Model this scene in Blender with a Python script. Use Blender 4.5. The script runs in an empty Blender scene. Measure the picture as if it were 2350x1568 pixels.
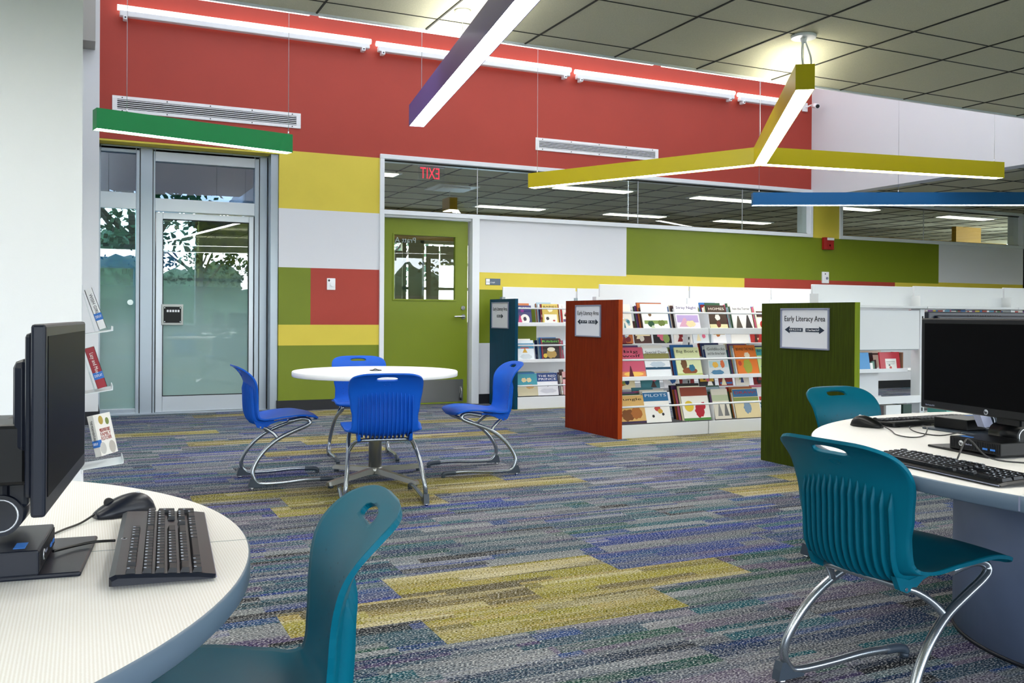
import bpy, bmesh, math, random
from mathutils import Vector, Matrix
S = bpy.context.scene
COL = S.collection
PI = math.pi

# ---------------------------------------------------------------- camera
def make_camera():
    f, yaw, pitch, roll, cy = 2103.06, 0.439022, -0.003368, -0.006237, 731.74
    c, s = math.cos(yaw), math.sin(yaw)
    fw = Vector((s*math.cos(pitch), c*math.cos(pitch), math.sin(pitch)))
    r = Vector((c, -s, 0)); d = fw.cross(r)
    r2 = math.cos(roll)*r + math.sin(roll)*d
    d2 = math.cos(roll)*d - math.sin(roll)*r
    cam = bpy.data.cameras.new('camera'); o = bpy.data.objects.new('camera', cam)
    COL.objects.link(o)
    M = Matrix.Identity(4)
    for i in range(3):
        M[i][0] = r2[i]; M[i][1] = -d2[i]; M[i][2] = -fw[i]
    M[0][3], M[1][3], M[2][3] = 0, 0, 1.02
    o.matrix_world = M
    cam.sensor_fit = 'HORIZONTAL'; cam.sensor_width = 36
    cam.lens = 36*f/2350; cam.shift_y = (cy-784)/2350
    cam.clip_start = 0.05; cam.clip_end = 300
    S.camera = o
make_camera()

# ---------------------------------------------------------------- world, exposure, daylight
W = bpy.data.worlds.new('overcast_sky'); S.world = W; W.use_nodes = True
wn = W.node_tree
wbg = wn.nodes['Background']
wtc = wn.nodes.new('ShaderNodeTexCoord'); wsep = wn.nodes.new('ShaderNodeSeparateXYZ')
wramp = wn.nodes.new('ShaderNodeValToRGB')
wramp.color_ramp.elements[0].position = 0.0; wramp.color_ramp.elements[0].color = (0.93, 0.96, 1.0, 1)
wramp.color_ramp.elements[1].position = 0.7; wramp.color_ramp.elements[1].color = (0.62, 0.80, 1.0, 1)
wn.links.new(wtc.outputs['Generated'], wsep.inputs[0]); wn.links.new(wsep.outputs['Z'], wramp.inputs[0])
wn.links.new(wramp.outputs[0], wbg.inputs[0])
wbg.inputs[1].default_value = 8.0
S.view_settings.view_transform = 'Standard'
S.view_settings.look = 'None'
S.view_settings.exposure = 1.2
S.view_settings.gamma = 1
S.view_settings.use_curve_mapping = False
S.cycles.max_bounces = 8; S.cycles.transparent_max_bounces = 12
S.cycles.sample_clamp_indirect = 6

def portal(name, loc, rot, sx, sy):
    # guides sky light through a real window opening; it gives off no light of its own
    l = bpy.data.lights.new(name, 'AREA'); l.shape = 'RECTANGLE'; l.size = sx; l.size_y = sy
    l.cycles.is_portal = True
    o = bpy.data.objects.new(name, l); COL.objects.link(o); o.location = loc; o.rotation_euler = rot
portal('window_portal_rear', (5.3, -4.5, 1.68), (PI/2, 0, 0), 23.2, 1.85)
portal('window_portal_staff', (5.75, 14.9, 1.58), (-PI/2, 0, 0), 2.9, 1.45)

# ---------------------------------------------------------------- materials
def lin(h):
    h = h.lstrip('#')
    v = [int(h[i:i+2], 16)/255 for i in (0, 2, 4)]
    return tuple(x/12.92 if x <= .04045 else ((x+.055)/1.055)**2.4 for x in v) + (1,)
MATS = {}
def mat(name, col='#808080', rough=.5, metal=0, noise=0, nscale=30, emit=0, bump=0, bscale=200, coat=0, spec=.5):
    if name in MATS: return MATS[name]
    m = bpy.data.materials.new(name); m.use_nodes = True
    nt = m.node_tree; p = nt.nodes['Principled BSDF']
    c = lin(col)
    p.inputs['Base Color'].default_value = c
    p.inputs['Roughness'].default_value = rough; p.inputs['Metallic'].default_value = metal
    p.inputs['Specular IOR Level'].default_value = spec
    if coat: p.inputs['Coat Weight'].default_value = coat; p.inputs['Coat Roughness'].default_value = .15
    if emit:
        p.inputs['Emission Color'].default_value = c; p.inputs['Emission Strength'].default_value = emit
    if noise or bump:
        tc = nt.nodes.new('ShaderNodeTexCoord')
    if noise:
        n = nt.nodes.new('ShaderNodeTexNoise'); n.inputs['Scale'].default_value = nscale; n.inputs['Detail'].default_value = 3
        nt.links.new(tc.outputs['Object'], n.inputs['Vector'])
        mp = nt.nodes.new('ShaderNodeMapRange'); mp.inputs[1].default_value = .3; mp.inputs[2].default_value = .7
        mp.inputs[3].default_value = 1-noise; mp.inputs[4].default_value = 1+noise
        nt.links.new(n.outputs['Fac'], mp.inputs[0])
        mx = nt.nodes.new('ShaderNodeVectorMath'); mx.operation = 'SCALE'; mx.inputs[0].default_value = c[:3]
        nt.links.new(mp.outputs[0], mx.inputs['Scale']); nt.links.new(mx.outputs[0], p.inputs['Base Color'])
    if bump:
        n2 = nt.nodes.new('ShaderNodeTexNoise'); n2.inputs['Scale'].default_value = bscale
        nt.links.new(tc.outputs['Object'], n2.inputs['Vector'])
        bp = nt.nodes.new('ShaderNodeBump'); bp.inputs['Strength'].default_value = bump; bp.inputs['Distance'].default_value = .002
        nt.links.new(n2.outputs['Fac'], bp.inputs['Height']); nt.links.new(bp.outputs[0], p.inputs['Normal'])
    MATS[name] = m
    return m

# paints
mat('paint_red', '#ab3a2b', .55, noise=.03, nscale=3, bump=.15)
mat('paint_yellow', '#dcc946', .55, noise=.03, nscale=3, bump=.15)
mat('paint_white', '#dcdfe3', .6, bump=.15)
mat('paint_green', '#728204', .5, noise=.03, nscale=3, bump=.15)
mat('side_wall', '#4a5a66', .7)
mat('wall_white', '#dfe2e4', .65, bump=.1)
mat('base_dark', '#10141d', .5)
mat('frame_white', '#e8edf0', .35)
mat('gray_soffit', '#a9a8a2', .8)
mat('ceil_tile', '#c0bea2', .9, noise=.10, nscale=220, bump=.3, bscale=300)
mat('grid_dark', '#2e2e26', .7)
mat('alu', '#aeb9c2', .35, metal=.75)
mat('alu_light', '#ccd4da', .3, metal=.5)
mat('gasket', '#0b0e12', .6)
mat('chrome', '#d8dade', .15, metal=1)
mat('steel', '#9a9c98', .3, metal=.9)
mat('chair_tube', '#9aa1a8', .25, metal=.9)
mat('tube_cap', '#2f3a46', .45)
mat('blue_plastic', '#0f52b6', .42, noise=.04, nscale=8, spec=.15)
mat('teal_plastic', '#00596e', .42, noise=.05, nscale=8, spec=.12)
mat('dot_dark', '#04222a', .7)
mat('table_white', '#f3f3f2', .5)
mat('black_plastic', '#050608', .35, spec=.3)
mat('keycap_top', '#12151c', .5)
mat('black_matte', '#08090b', .6)
mat('navy_plastic', '#0c1220', .35, spec=.4)
mat('key_plastic', '#0b0d13', .45, spec=.3)
mat('key_mark', '#c9d4e6', .5)
mat('screen', '#010102', .4, spec=.05)
mat('logo_silver', '#c6c9cf', .3, metal=.5)
mat('blue_mark', '#2a6fc4', .5)
mat('desk_edge', '#56687a', .45)
mat('desk_drum', '#62708c', .5, noise=.04, nscale=10)
mat('vent_white', '#f2f4f6', .4)
mat('vent_dark', '#15171a', .7)
mat('lamp_purple', '#4d4480', .4); mat('lamp_yellow', '#cdbc00', .35); mat('lamp_blue', '#00609c', .4); mat('lamp_green', '#008a44', .45)
mat('led', '#fffefa', .5, emit=14.0)
mat('led_tube', '#fffdf5', .5, emit=1.4)
mat('led_panel', '#fff6e0', .5, emit=2.5)
mat('well_fill', '#f2f6ff', .6, emit=.62)  # glow of the panel added above the light well
mat('led_up', '#fffdf5', .5, emit=9.0)
mat('wire', '#c9cdd2', .3, metal=.6)
mat('shelf_white', '#dde0e2', .35)
mat('shelf_gray', '#8c9a9d', .5)
mat('sign_paper', '#d9dbe0', .5); mat('sign_frame', '#8a8fa6', .35, metal=.3); mat('ink', '#0d1118', .6); mat('ink_navy', '#0b2138', .5)
mat('white_ink', '#f2f4f6', .5)
mat('alarm_red', '#a31216', .4); mat('exit_red', '#e8203c', .4, emit=.9)
mat('paper', '#e6e1d4', .8)
mat('ochre_wall', '#a07b10', .7)
mat('cable_black', '#08080a', .4)
mat('room_carpet', '#3a3f45', .95)
mat('leaf', '#1f3818', .8, noise=.5, nscale=9); mat('leaf_olive', '#8f7d0c', .8, noise=.6, nscale=12); mat('bark', '#3a3027', .9)
mat('porch_gray', '#5b6470', .8); mat('asphalt', '#5a6468', .9); mat('lawn', '#2c3f22', .95)
mat('canopy_blue', '#1c6fb0', .5); mat('brick', '#7a5a50', .9, noise=.4, nscale=40)
mat('blind', '#8d8a66', .8)
mat('acrylic_edge', '#e8f0f0', .2)

def wood(name, c1, c2):
    m = bpy.data.materials.new(name); m.use_nodes = True; nt = m.node_tree; p = nt.nodes['Principled BSDF']
    tc = nt.nodes.new('ShaderNodeTexCoord'); mp = nt.nodes.new('ShaderNodeMapping'); mp.inputs['Scale'].default_value = (30, 30, 1.6)
    n = nt.nodes.new('ShaderNodeTexNoise'); n.inputs['Scale'].default_value = 3; n.inputs['Detail'].default_value = 5
    cr = nt.nodes.new('ShaderNodeValToRGB'); cr.color_ramp.elements[0].color = lin(c1); cr.color_ramp.elements[1].color = lin(c2)
    cr.color_ramp.elements[0].position = .35; cr.color_ramp.elements[1].position = .65
    nt.links.new(tc.outputs['Object'], mp.inputs[0]); nt.links.new(mp.outputs[0], n.inputs[0])
    nt.links.new(n.outputs['Fac'], cr.inputs[0]); nt.links.new(cr.outputs[0], p.inputs['Base Color'])
    p.inputs['Roughness'].default_value = .5; p.inputs['Specular IOR Level'].default_value = .12
    MATS[name] = m
wood('wood_orange', '#661803', '#782406'); wood('wood_green', '#2b3400', '#384302'); wood('wood_green_lit', '#6d7f10', '#7b8d18')  # lighter copies of the panel wood put light on the front edges
wood('wood_navy', '#04344a', '#08425a'); wood('wood_orange_lit', '#a03c10', '#ae4a18')

def carpet():
    m = bpy.data.materials.new('carpet_planks'); m.use_nodes = True; nt = m.node_tree; p = nt.nodes['Principled BSDF']
    N = nt.nodes.new; L = nt.links.new
    tc = N('ShaderNodeTexCoord'); at = N('ShaderNodeAttribute'); at.attribute_name = 'plank'
    sep = N('ShaderNodeSeparateColor'); L(at.outputs['Color'], sep.inputs[0])   # R seed, G yellow flag, B seed2
    sx = N('ShaderNodeSeparateXYZ'); L(tc.outputs['Object'], sx.inputs[0])
    def math_(op, a, b=None, c=None):
        n = N('ShaderNodeMath'); n.operation = op
        for i, v in enumerate((a, b, c)):
            if v is None: continue
            if isinstance(v, (int, float)): n.inputs[i].default_value = v
            else: L(v, n.inputs[i])
        return n.outputs[0]
    # strips inside a plank: ~4 cm wide, broken along their length
    row = math_('FLOOR', math_('MULTIPLY', sx.outputs['Y'], 16))
    wr = N('ShaderNodeTexWhiteNoise'); wr.noise_dimensions = '1D'; L(row, wr.inputs['W'])
    colx = math_('FLOOR', math_('ADD', math_('MULTIPLY', sx.outputs['X'], 2.2), math_('MULTIPLY', wr.outputs['Value'], 9)))
    cb = N('ShaderNodeCombineXYZ'); L(colx, cb.inputs[0]); L(row, cb.inputs[1]); L(sep.outputs[0], cb.inputs[2])
    ws = N('ShaderNodeTexWhiteNoise'); ws.noise_dimensions = '3D'; L(cb.outputs[0], ws.inputs['Vector'])
    # long soft streaks
    mp = N('ShaderNodeMapping'); mp.inputs['Scale'].default_value = (1.2, 17, 1); L(tc.outputs['Object'], mp.inputs[0])
    off = N('ShaderNodeVectorMath'); off.operation = 'ADD'; L(mp.outputs[0], off.inputs[0])
    sv = N('ShaderNodeCombineXYZ'); L(math_('MULTIPLY', sep.outputs[0], 60), sv.inputs[2]); L(sv.outputs[0], off.inputs[1])
    st = N('ShaderNodeTexNoise'); st.inputs['Scale'].default_value = 1; st.inputs['Detail'].default_value = 3; st.inputs['Roughness'].default_value = .5
    L(off.outputs[0], st.inputs['Vector'])
    st2 = N('ShaderNodeMapRange'); st2.inputs[1].default_value = .32; st2.inputs[2].default_value = .68; L(st.outputs['Fac'], st2.inputs[0])
    fac = math_('ADD', math_('MULTIPLY', st2.outputs[0], .30), math_('ADD', math_('MULTIPLY', ws.outputs['Value'], .38), math_('MULTIPLY', sep.outputs[2], .32)))
    def palette(fac_, cols):
        r = N('ShaderNodeValToRGB'); r.color_ramp.interpolation = 'CONSTANT'; e = r.color_ramp.elements; n = len(cols)
        e[0].position, e[0].color = 0, lin(cols[0]); e[1].position, e[1].color = 1/n, lin(cols[1])
        for i, c in enumerate(cols[2:]):
            x = e.new((i+2)/n); x.color = lin(c)
        L(fac_, r.inputs[0]); return r.outputs[0]
    def mixc(f, a_, b2):
        m_ = N('ShaderNodeMix'); m_.data_type = 'RGBA'; m_.clamp_factor = True
        L(f, m_.inputs[0]); L(a_, m_.inputs[6]); L(b2, m_.inputs[7]); return m_.outputs[2]
    CA = ['#5c6269', '#0f3076', '#6a6e73', '#1c4452', '#777a7e', '#102a4c', '#50565e', '#0c505c', '#6e6a78', '#2f3c50', '#626a6e', '#0c2f88']
    CB = ['#7e8286', '#12306a', '#574e64', '#145460', '#666c74', '#2c4454', '#10141c', '#3e3458', '#6e7476', '#0e4438', '#86868a', '#1c3e72']
    YA = ['#8c8526', '#6a6232', '#97874c', '#827c20', '#4c4426', '#918044']
    YB = ['#a3976a', '#857c1e', '#5c522c', '#b0a680', '#78701c', '#91864e']
    sepw = N('ShaderNodeSeparateColor'); L(ws.outputs['Color'], sepw.inputs[0])
    pv = math_('FRACT', math_('ADD', math_('MULTIPLY', sep.outputs[2], 5), math_('MULTIPLY', sepw.outputs[0], .35)))
    # the plank keeps two or three tones, strips and soft streaks move between them
    st3 = N('ShaderNodeMapRange'); st3.inputs[1].default_value = .40; st3.inputs[2].default_value = .60; L(st.outputs['Fac'], st3.inputs[0])
    coolA = mixc(st3.outputs[0], palette(pv, CA), palette(sepw.outputs[1], CB))
    yelA = mixc(st3.outputs[0], palette(pv, YA), palette(sepw.outputs[1], YB))
    mxo = mixc(sep.outputs[1], coolA, yelA)
    # yarn loops
    mp2 = N('ShaderNodeMapping'); mp2.inputs['Scale'].default_value = (120, 230, 1); mp2.inputs['Rotation'].default_value = (0, 0, .25)
    L(tc.outputs['Object'], mp2.inputs[0])
    yn = N('ShaderNodeTexNoise'); yn.inputs['Scale'].default_value = 1.0; yn.inputs['Detail'].default_value = 1.5; L(mp2.outputs[0], yn.inputs['Vector'])
    def ss(o_, lo, hi):
        r = N('ShaderNodeMapRange'); r.interpolation_type = 'SMOOTHSTEP'; r.inputs[1].default_value = lo; r.inputs[2].default_value = hi; L(o_, r.inputs[0]); return r.outputs[0]
    def const(c):
        r = N('ShaderNodeRGB'); r.outputs[0].default_value = lin(c); return r.outputs[0]
    dark = math_('MULTIPLY', math_('SUBTRACT', 1, ss(yn.outputs['Fac'], .36, .47)), .88)
    lite = math_('MULTIPLY', ss(yn.outputs['Fac'], .54, .64), .56)
    c1 = mixc(lite, mxo, const('#d8d6d0')); c2 = mixc(dark, c1, const('#0b0d12'))
    sc = N('ShaderNodeVectorMath'); sc.operation = 'SCALE'; L(c2, sc.inputs[0]); sc.inputs['Scale'].default_value = 1.0
    L(sc.outputs[0], p.inputs['Base Color']); p.inputs['Roughness'].default_value = .95; p.inputs['Specular IOR Level'].default_value = .1
    bp = N('ShaderNodeBump'); bp.inputs['Strength'].default_value = .5; bp.inputs['Distance'].default_value = .004
    L(yn.outputs['Fac'], bp.inputs['Height']); L(bp.outputs[0], p.inputs['Normal'])
    MATS['carpet'] = m
carpet()

def laminate():
    m = bpy.data.materials.new('desk_laminate'); m.use_nodes = True; nt = m.node_tree; p = nt.nodes['Principled BSDF']
    tc = nt.nodes.new('ShaderNodeTexCoord'); w = nt.nodes.new('ShaderNodeTexWave'); w.bands_direction = 'X'
    w.inputs['Scale'].default_value = 75; w.inputs['Distortion'].default_value = 1.2; w.inputs['Detail Scale'].default_value = 4
    cr = nt.nodes.new('ShaderNodeValToRGB'); cr.color_ramp.elements[0].color = lin('#dedad4'); cr.color_ramp.elements[1].color = lin('#ecebe9')
    nt.links.new(tc.outputs['Object'], w.inputs[0]); nt.links.new(w.outputs['Fac'], cr.inputs[0]); nt.links.new(cr.outputs[0], p.inputs['Base Color'])
    p.inputs['Roughness'].default_value = .38
    MATS['laminate'] = m
laminate()

def glass(name, tint, refl=.12, film=False):
    m = bpy.data.materials.new(name); m.use_nodes = True; nt = m.node_tree; nt.nodes.remove(nt.nodes['Principled BSDF'])
    N = nt.nodes.new; L = nt.links.new; out = nt.nodes['Material Output']
    tr = N('ShaderNodeBsdfTransparent'); tr.inputs[0].default_value = lin(tint)
    gl = N('ShaderNodeBsdfGlossy'); gl.inputs['Roughness'].default_value = .0; gl.inputs[0].default_value = (.95, .98, 1, 1)
    lw = N('ShaderNodeLayerWeight'); lw.inputs[0].default_value = .5
    pw = N('ShaderNodeMath'); pw.operation = 'POWER'; pw.inputs[1].default_value = 4; L(lw.outputs['Facing'], pw.inputs[0])
    ad = N('ShaderNodeMath'); ad.operation = 'MULTIPLY_ADD'; ad.inputs[1].default_value = .7; ad.inputs[2].default_value = refl; L(pw.outputs[0], ad.inputs[0])
    base = tr
    if film:
        df = N('ShaderNodeBsdfDiffuse'); df.inputs[0].default_value = lin('#a9c0ba')
        tl = N('ShaderNodeBsdfTranslucent'); tl.inputs[0].default_value = lin('#a9c0ba')
        mm = N('ShaderNodeMixShader'); mm.inputs[0].default_value = .4; L(df.outputs[0], mm.inputs[1]); L(tl.outputs[0], mm.inputs[2])
        tc = N('ShaderNodeNewGeometry'); sp = N('ShaderNodeSeparateXYZ'); L(tc.outputs['Position'], sp.inputs[0])
        mr = N('ShaderNodeMapRange'); mr.inputs[1].default_value = 1.55; mr.inputs[2].default_value = .75; mr.inputs[3].default_value = 0; mr.inputs[4].default_value = .93
        L(sp.outputs['Z'], mr.inputs[0])
        m2 = N('ShaderNodeMixShader'); L(mr.outputs[0], m2.inputs[0]); L(tr.outputs[0], m2.inputs[1]); L(mm.outputs[0], m2.inputs[2])
        base = m2
    mx = N('ShaderNodeMixShader'); L(ad.outputs[0], mx.inputs[0]); L(base.outputs[0], mx.inputs[1]); L(gl.outputs[0], mx.inputs[2])
    L(mx.outputs[0], out.inputs[0])
    MATS[name] = m
glass('glass_clear', '#eef3f1', .03)
glass('glass_front', '#9fb4b4', .10, True)
glass('glass_dark', '#7c8894', .14)
glass('acrylic', '#f8fafa', .02)

# ---------------------------------------------------------------- mesh helper
class MB:
    def __init__(s): s.bm = bmesh.new(); s.mats = []
    def mi(s, m):
        if m not in s.mats: s.mats.append(m)
        return s.mats.index(m)
    def face(s, vs, m):
        try:
            f = s.bm.faces.new(vs); f.material_index = s.mi(m); return f
        except ValueError: return None
    def quad(s, pts, m): return s.face([s.bm.verts.new(p) for p in pts], m)
    def box(s, x0, x1, y0, y1, z0, z1, m, bev=0, M=None):
        b = bmesh.new(); bmesh.ops.create_cube(b, size=1)
        for v in b.verts:
            v.co = Vector((x0+(v.co.x+.5)*(x1-x0), y0+(v.co.y+.5)*(y1-y0), z0+(v.co.z+.5)*(z1-z0)))
        if bev: bmesh.ops.bevel(b, geom=list(b.edges), offset=bev, segments=2, profile=.5, affect='EDGES')
        s.merge(b, m, M, smooth=False)
    def merge(s, b, m=None, M=None, smooth=None, mmap=None):
        vm = {}
        for v in b.verts: vm[v] = s.bm.verts.new(M @ v.co if M else v.co)
        for f in b.faces:
            try: nf = s.bm.faces.new([vm[v] for v in f.verts])
            except ValueError: continue
            nf.material_index = s.mi(m) if m else s.mi(mmap[f.material_index])
            nf.smooth = f.smooth if smooth is None else smooth
        b.free()
    def cyl(s, p0, p1, r0, m, r1=None, seg=20, cap=True, smooth=True):
        p0, p1 = Vector(p0), Vector(p1); r1 = r0 if r1 is None else r1
        d = (p1-p0).normalized(); a = d.orthogonal().normalized(); c = d.cross(a)
        R = []
        for p, r in ((p0, r0), (p1, r1)):
            R.append([s.bm.verts.new(p + r*(math.cos(t)*a+math.sin(t)*c)) for t in [2*PI*i/seg for i in range(seg)]])
        for i in range(seg):
            f = s.face([R[0][i], R[0][(i+1) % seg], R[1][(i+1) % seg], R[1][i]], m)
            if f: f.smooth = smooth
        if cap: s.face(R[0][::-1], m); s.face(R[1], m)
    def tube(s, pts, r, m, seg=10, sub=5, cap=True, flat=1):
        P = catmull(pts, sub) if sub > 1 else [Vector(p) for p in pts]
        rs = r if isinstance(r, (list, tuple)) else [r]*len(P)
        if len(rs) != len(P):
            k = len(rs)-1; rs = [rs[min(k-1, int(i*k/(len(P)-1)))]*(1-(i*k/(len(P)-1)-min(k-1, int(i*k/(len(P)-1))))) + rs[min(k-1, int(i*k/(len(P)-1)))+1]*(i*k/(len(P)-1)-min(k-1, int(i*k/(len(P)-1)))) for i in range(len(P))]
        up = None; prev = None
        for i, p in enumerate(P):
            t = (P[min(i+1, len(P)-1)]-P[max(i-1, 0)]).normalized()
            if up is None: up = t.orthogonal().normalized()
            up = (up - t*up.dot(t)).normalized(); side = t.cross(up)
            ring = [s.bm.verts.new(p + rs[i]*(math.cos(2*PI*k/seg)*up + flat*math.sin(2*PI*k/seg)*side)) for k in range(seg)]
            if prev:
                for k in range(seg):
                    f = s.face([prev[k], prev[(k+1) % seg], ring[(k+1) % seg], ring[k]], m)
                    if f: f.smooth = True
            elif cap: s.face(ring[::-1], m)
            prev = ring
        if cap: s.face(prev, m)
    def disc(s, c, r, h, m, edge=None, seg=96, bev=.004):
        c = Vector(c); prof = [(0, 0), (r-bev, 0), (r, -bev), (r, -h+bev), (r-bev, -h), (0, -h)]
        rings = []
        for pr, pz in prof:
            if pr == 0: rings.append([s.bm.verts.new(c+Vector((0, 0, pz)))])
            else: rings.append([s.bm.verts.new(c+Vector((pr*math.cos(2*PI*i/seg), pr*math.sin(2*PI*i/seg), pz))) for i in range(seg)])
        for j in range(5):
            A, B = rings[j], rings[j+1]; mm = m if j == 0 else (edge or m)
            for i in range(seg):
                k = (i+1) % seg
                if len(A) == 1: s.face([A[0], B[i], B[k]], mm)
                elif len(B) == 1: s.face([A[i], B[0], A[k]], mm)
                else:
                    f = s.face([A[i], B[i], B[k], A[k]], mm)
                    if f: f.smooth = j in (1, 2, 3)
    def prism(s, poly, y0, y1, m, axis='y'):
        def P(a, b, t): return {'y': (a, t, b), 'z': (a, b, t), 'x': (t, a, b)}[axis]
        A = [s.bm.verts.new(P(a, b, y0)) for a, b in poly]; B = [s.bm.verts.new(P(a, b, y1)) for a, b in poly]
        s.face(A, m); s.face(B[::-1], m)
        for i in range(len(A)):
            k = (i+1) % len(A); s.face([A[k], A[i], B[i], B[k]], m)
    def text(s, txt, size, m, M, mirror=False, align='CENTER', depth=.0004, width=None):
        c = bpy.data.curves.new('t', 'FONT'); c.body = txt; c.size = size; c.align_x = align; c.align_y = 'CENTER'; c.extrude = depth; c.resolution_u = 2
        o = bpy.data.objects.new('t', c); COL.objects.link(o)
        dg = bpy.context.evaluated_depsgraph_get(); me = bpy.data.meshes.new_from_object(o.evaluated_get(dg))
        b = bmesh.new(); b.from_mesh(me)
        if width:
            xs = [v.co.x for v in b.verts]
            if xs:
                k = width/max(1e-6, max(xs)-min(xs))
                for v in b.verts: v.co.x *= k
        if mirror:
            for v in b.verts: v.co.x *= -1
        s.merge(b, m, M, smooth=False)
        bpy.data.objects.remove(o); bpy.data.curves.remove(c); bpy.data.meshes.remove(me)
    def xform(s, M):
        for v in s.bm.verts: v.co = M @ v.co
    def mesh(s, name):
        bmesh.ops.recalc_face_normals(s.bm, faces=s.bm.faces)
        me = bpy.data.meshes.new(name); s.bm.to_mesh(me); s.bm.free()
        for k in s.mats: me.materials.append(MATS[k])
        return me
    def build(s, name, parent=None, local=False, loc=None):
        """local=False: vertices are in world coordinates and get moved into the parent's frame"""
        if parent is not None and not local:
            s.xform(WM[parent.name].inverted())
        if loc is not None and parent is None:
            s.xform(Matrix.Translation(-Vector(loc)))
        me = s.mesh(name); o = bpy.data.objects.new(name, me); COL.objects.link(o)
        if parent is not None: o.parent = parent; WM[o.name] = WM[parent.name].copy()
        else:
            if loc is not None: o.location = loc
            WM[o.name] = Matrix.Translation(o.location)
        return o
WM = {}
def catmull(pts, n):
    P = [Vector(p) for p in pts]; out = []
    for i in range(len(P)-1):
        a, b, c, d = P[max(i-1, 0)], P[i], P[i+1], P[min(i+2, len(P)-1)]
        for k in range(n):
            t = k/n
            out.append(.5*((2*b)+(c-a)*t+(2*a-5*b+4*c-d)*t*t+(3*b-a-3*c+d)*t**3))
    out.append(P[-1]); return out
def setp(o, label=None, cat=None, group=None, kind=None):
    if label: o['label'] = label
    if cat: o['category'] = cat
    if group: o['group'] = group
    if kind: o['kind'] = kind
    return o
def thing(name, label, cat, loc, rz=0, group=None):
    o = bpy.data.objects.new(name, None); COL.objects.link(o); o.location = loc; o.rotation_euler = (0, 0, rz)
    o.empty_display_size = .1
    WM[o.name] = Matrix.Translation(Vector(loc)) @ Matrix.Rotation(rz, 4, 'Z')
    return setp(o, label, cat, group)
def struct(b, name, label=None):
    o = b.build(name); o['kind'] = 'structure'
    if label: o['label'] = label
    return o
def copy_tree(o, parent=None):
    c = o.copy(); COL.objects.link(c); c.parent = parent
    for ch in list(o.children): copy_tree(ch, c)
    return c
def TM(x, y, z, rx=0, ry=0, rz=0):
    from mathutils import Euler
    return Matrix.Translation((x, y, z)) @ Euler((rx, ry, rz)).to_matrix().to_4x4()
FRONT = PI/2      # text standing upright facing -Y : rx = 90 deg

YW = 9.75         # room face of the back wall
YE = 5.17         # edge of the lay-in ceiling, the light well lies beyond it
ZC = 2.72
# ---------------------------------------------------------------- floor
def build_floor():
    rnd = random.Random(7)
    me = bpy.data.meshes.new('floor'); V = []; F = []; C = []
    x0, x1, y0, y1 = -6.4, 17, -4.4, 10.0; wl, ww = .914, .25
    yel = [(1.05, 3.28), (.60, 3.03), (1.51, 3.03), (1.03, 2.78), (.55, 5.28), (1.46, 5.28), (1.0, 5.03), (1.91, 5.03), (.9, 4.78), (3.42, 4.28), (4.0, 4.53), (3.9, 4.28),
           (.75, 7.53), (1.66, 7.53), (1.6, 7.28), (2.5, 7.28), (1.2, 6.78), (3.65, 6.28), (4.56, 6.28), (5.0, 6.53), (4.1, 6.53), (1.0, 9.53), (1.9, 9.28), (2.1, 9.53), (4.2, 9.03), (4.9, 9.03), (2.9, 8.28), (.2, 8.28), (4.35, 8.03)]
    r = 0; y = 2.65 - ww*29
    while y < y1:
        rows = [c for c in yel if y <= c[1] < y+ww]
        off = (rows[0][0] % wl) if rows else rnd.random()*wl
        x = off - wl*math.ceil((off-x0)/wl)
        while x < x1:
            a, b = max(x, x0), min(x+wl, x1); c, d = max(y, y0), min(y+ww, y1)
            if b-a > .01 and d-c > .01:
                i = len(V); V += [(a, c, 0), (b, c, 0), (b, d, 0), (a, d, 0)]; F.append((i, i+1, i+2, i+3))
                isy = any(abs(q[0]-x) < wl*.5 for q in rows)
                C.append((rnd.random(), 1.0 if isy else 0.0, rnd.random(), 1))
            x += wl
        y += ww
    me.from_pydata(V, [], F)
    at = me.attributes.new('plank', 'FLOAT_COLOR', 'FACE')
    for i, c in enumerate(C): at.data[i].color = c
    me.materials.append(MATS['carpet'])
    o = bpy.data.objects.new('floor', me); COL.objects.link(o); setp(o, 'patterned carpet of blue, grey and yellow planks', kind='structure')
build_floor()
b = MB(); b.box(-6.4, 17, -4.4, 10.0, -.2, -.004, 'room_carpet'); struct(b, 'floor_slab')

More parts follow.
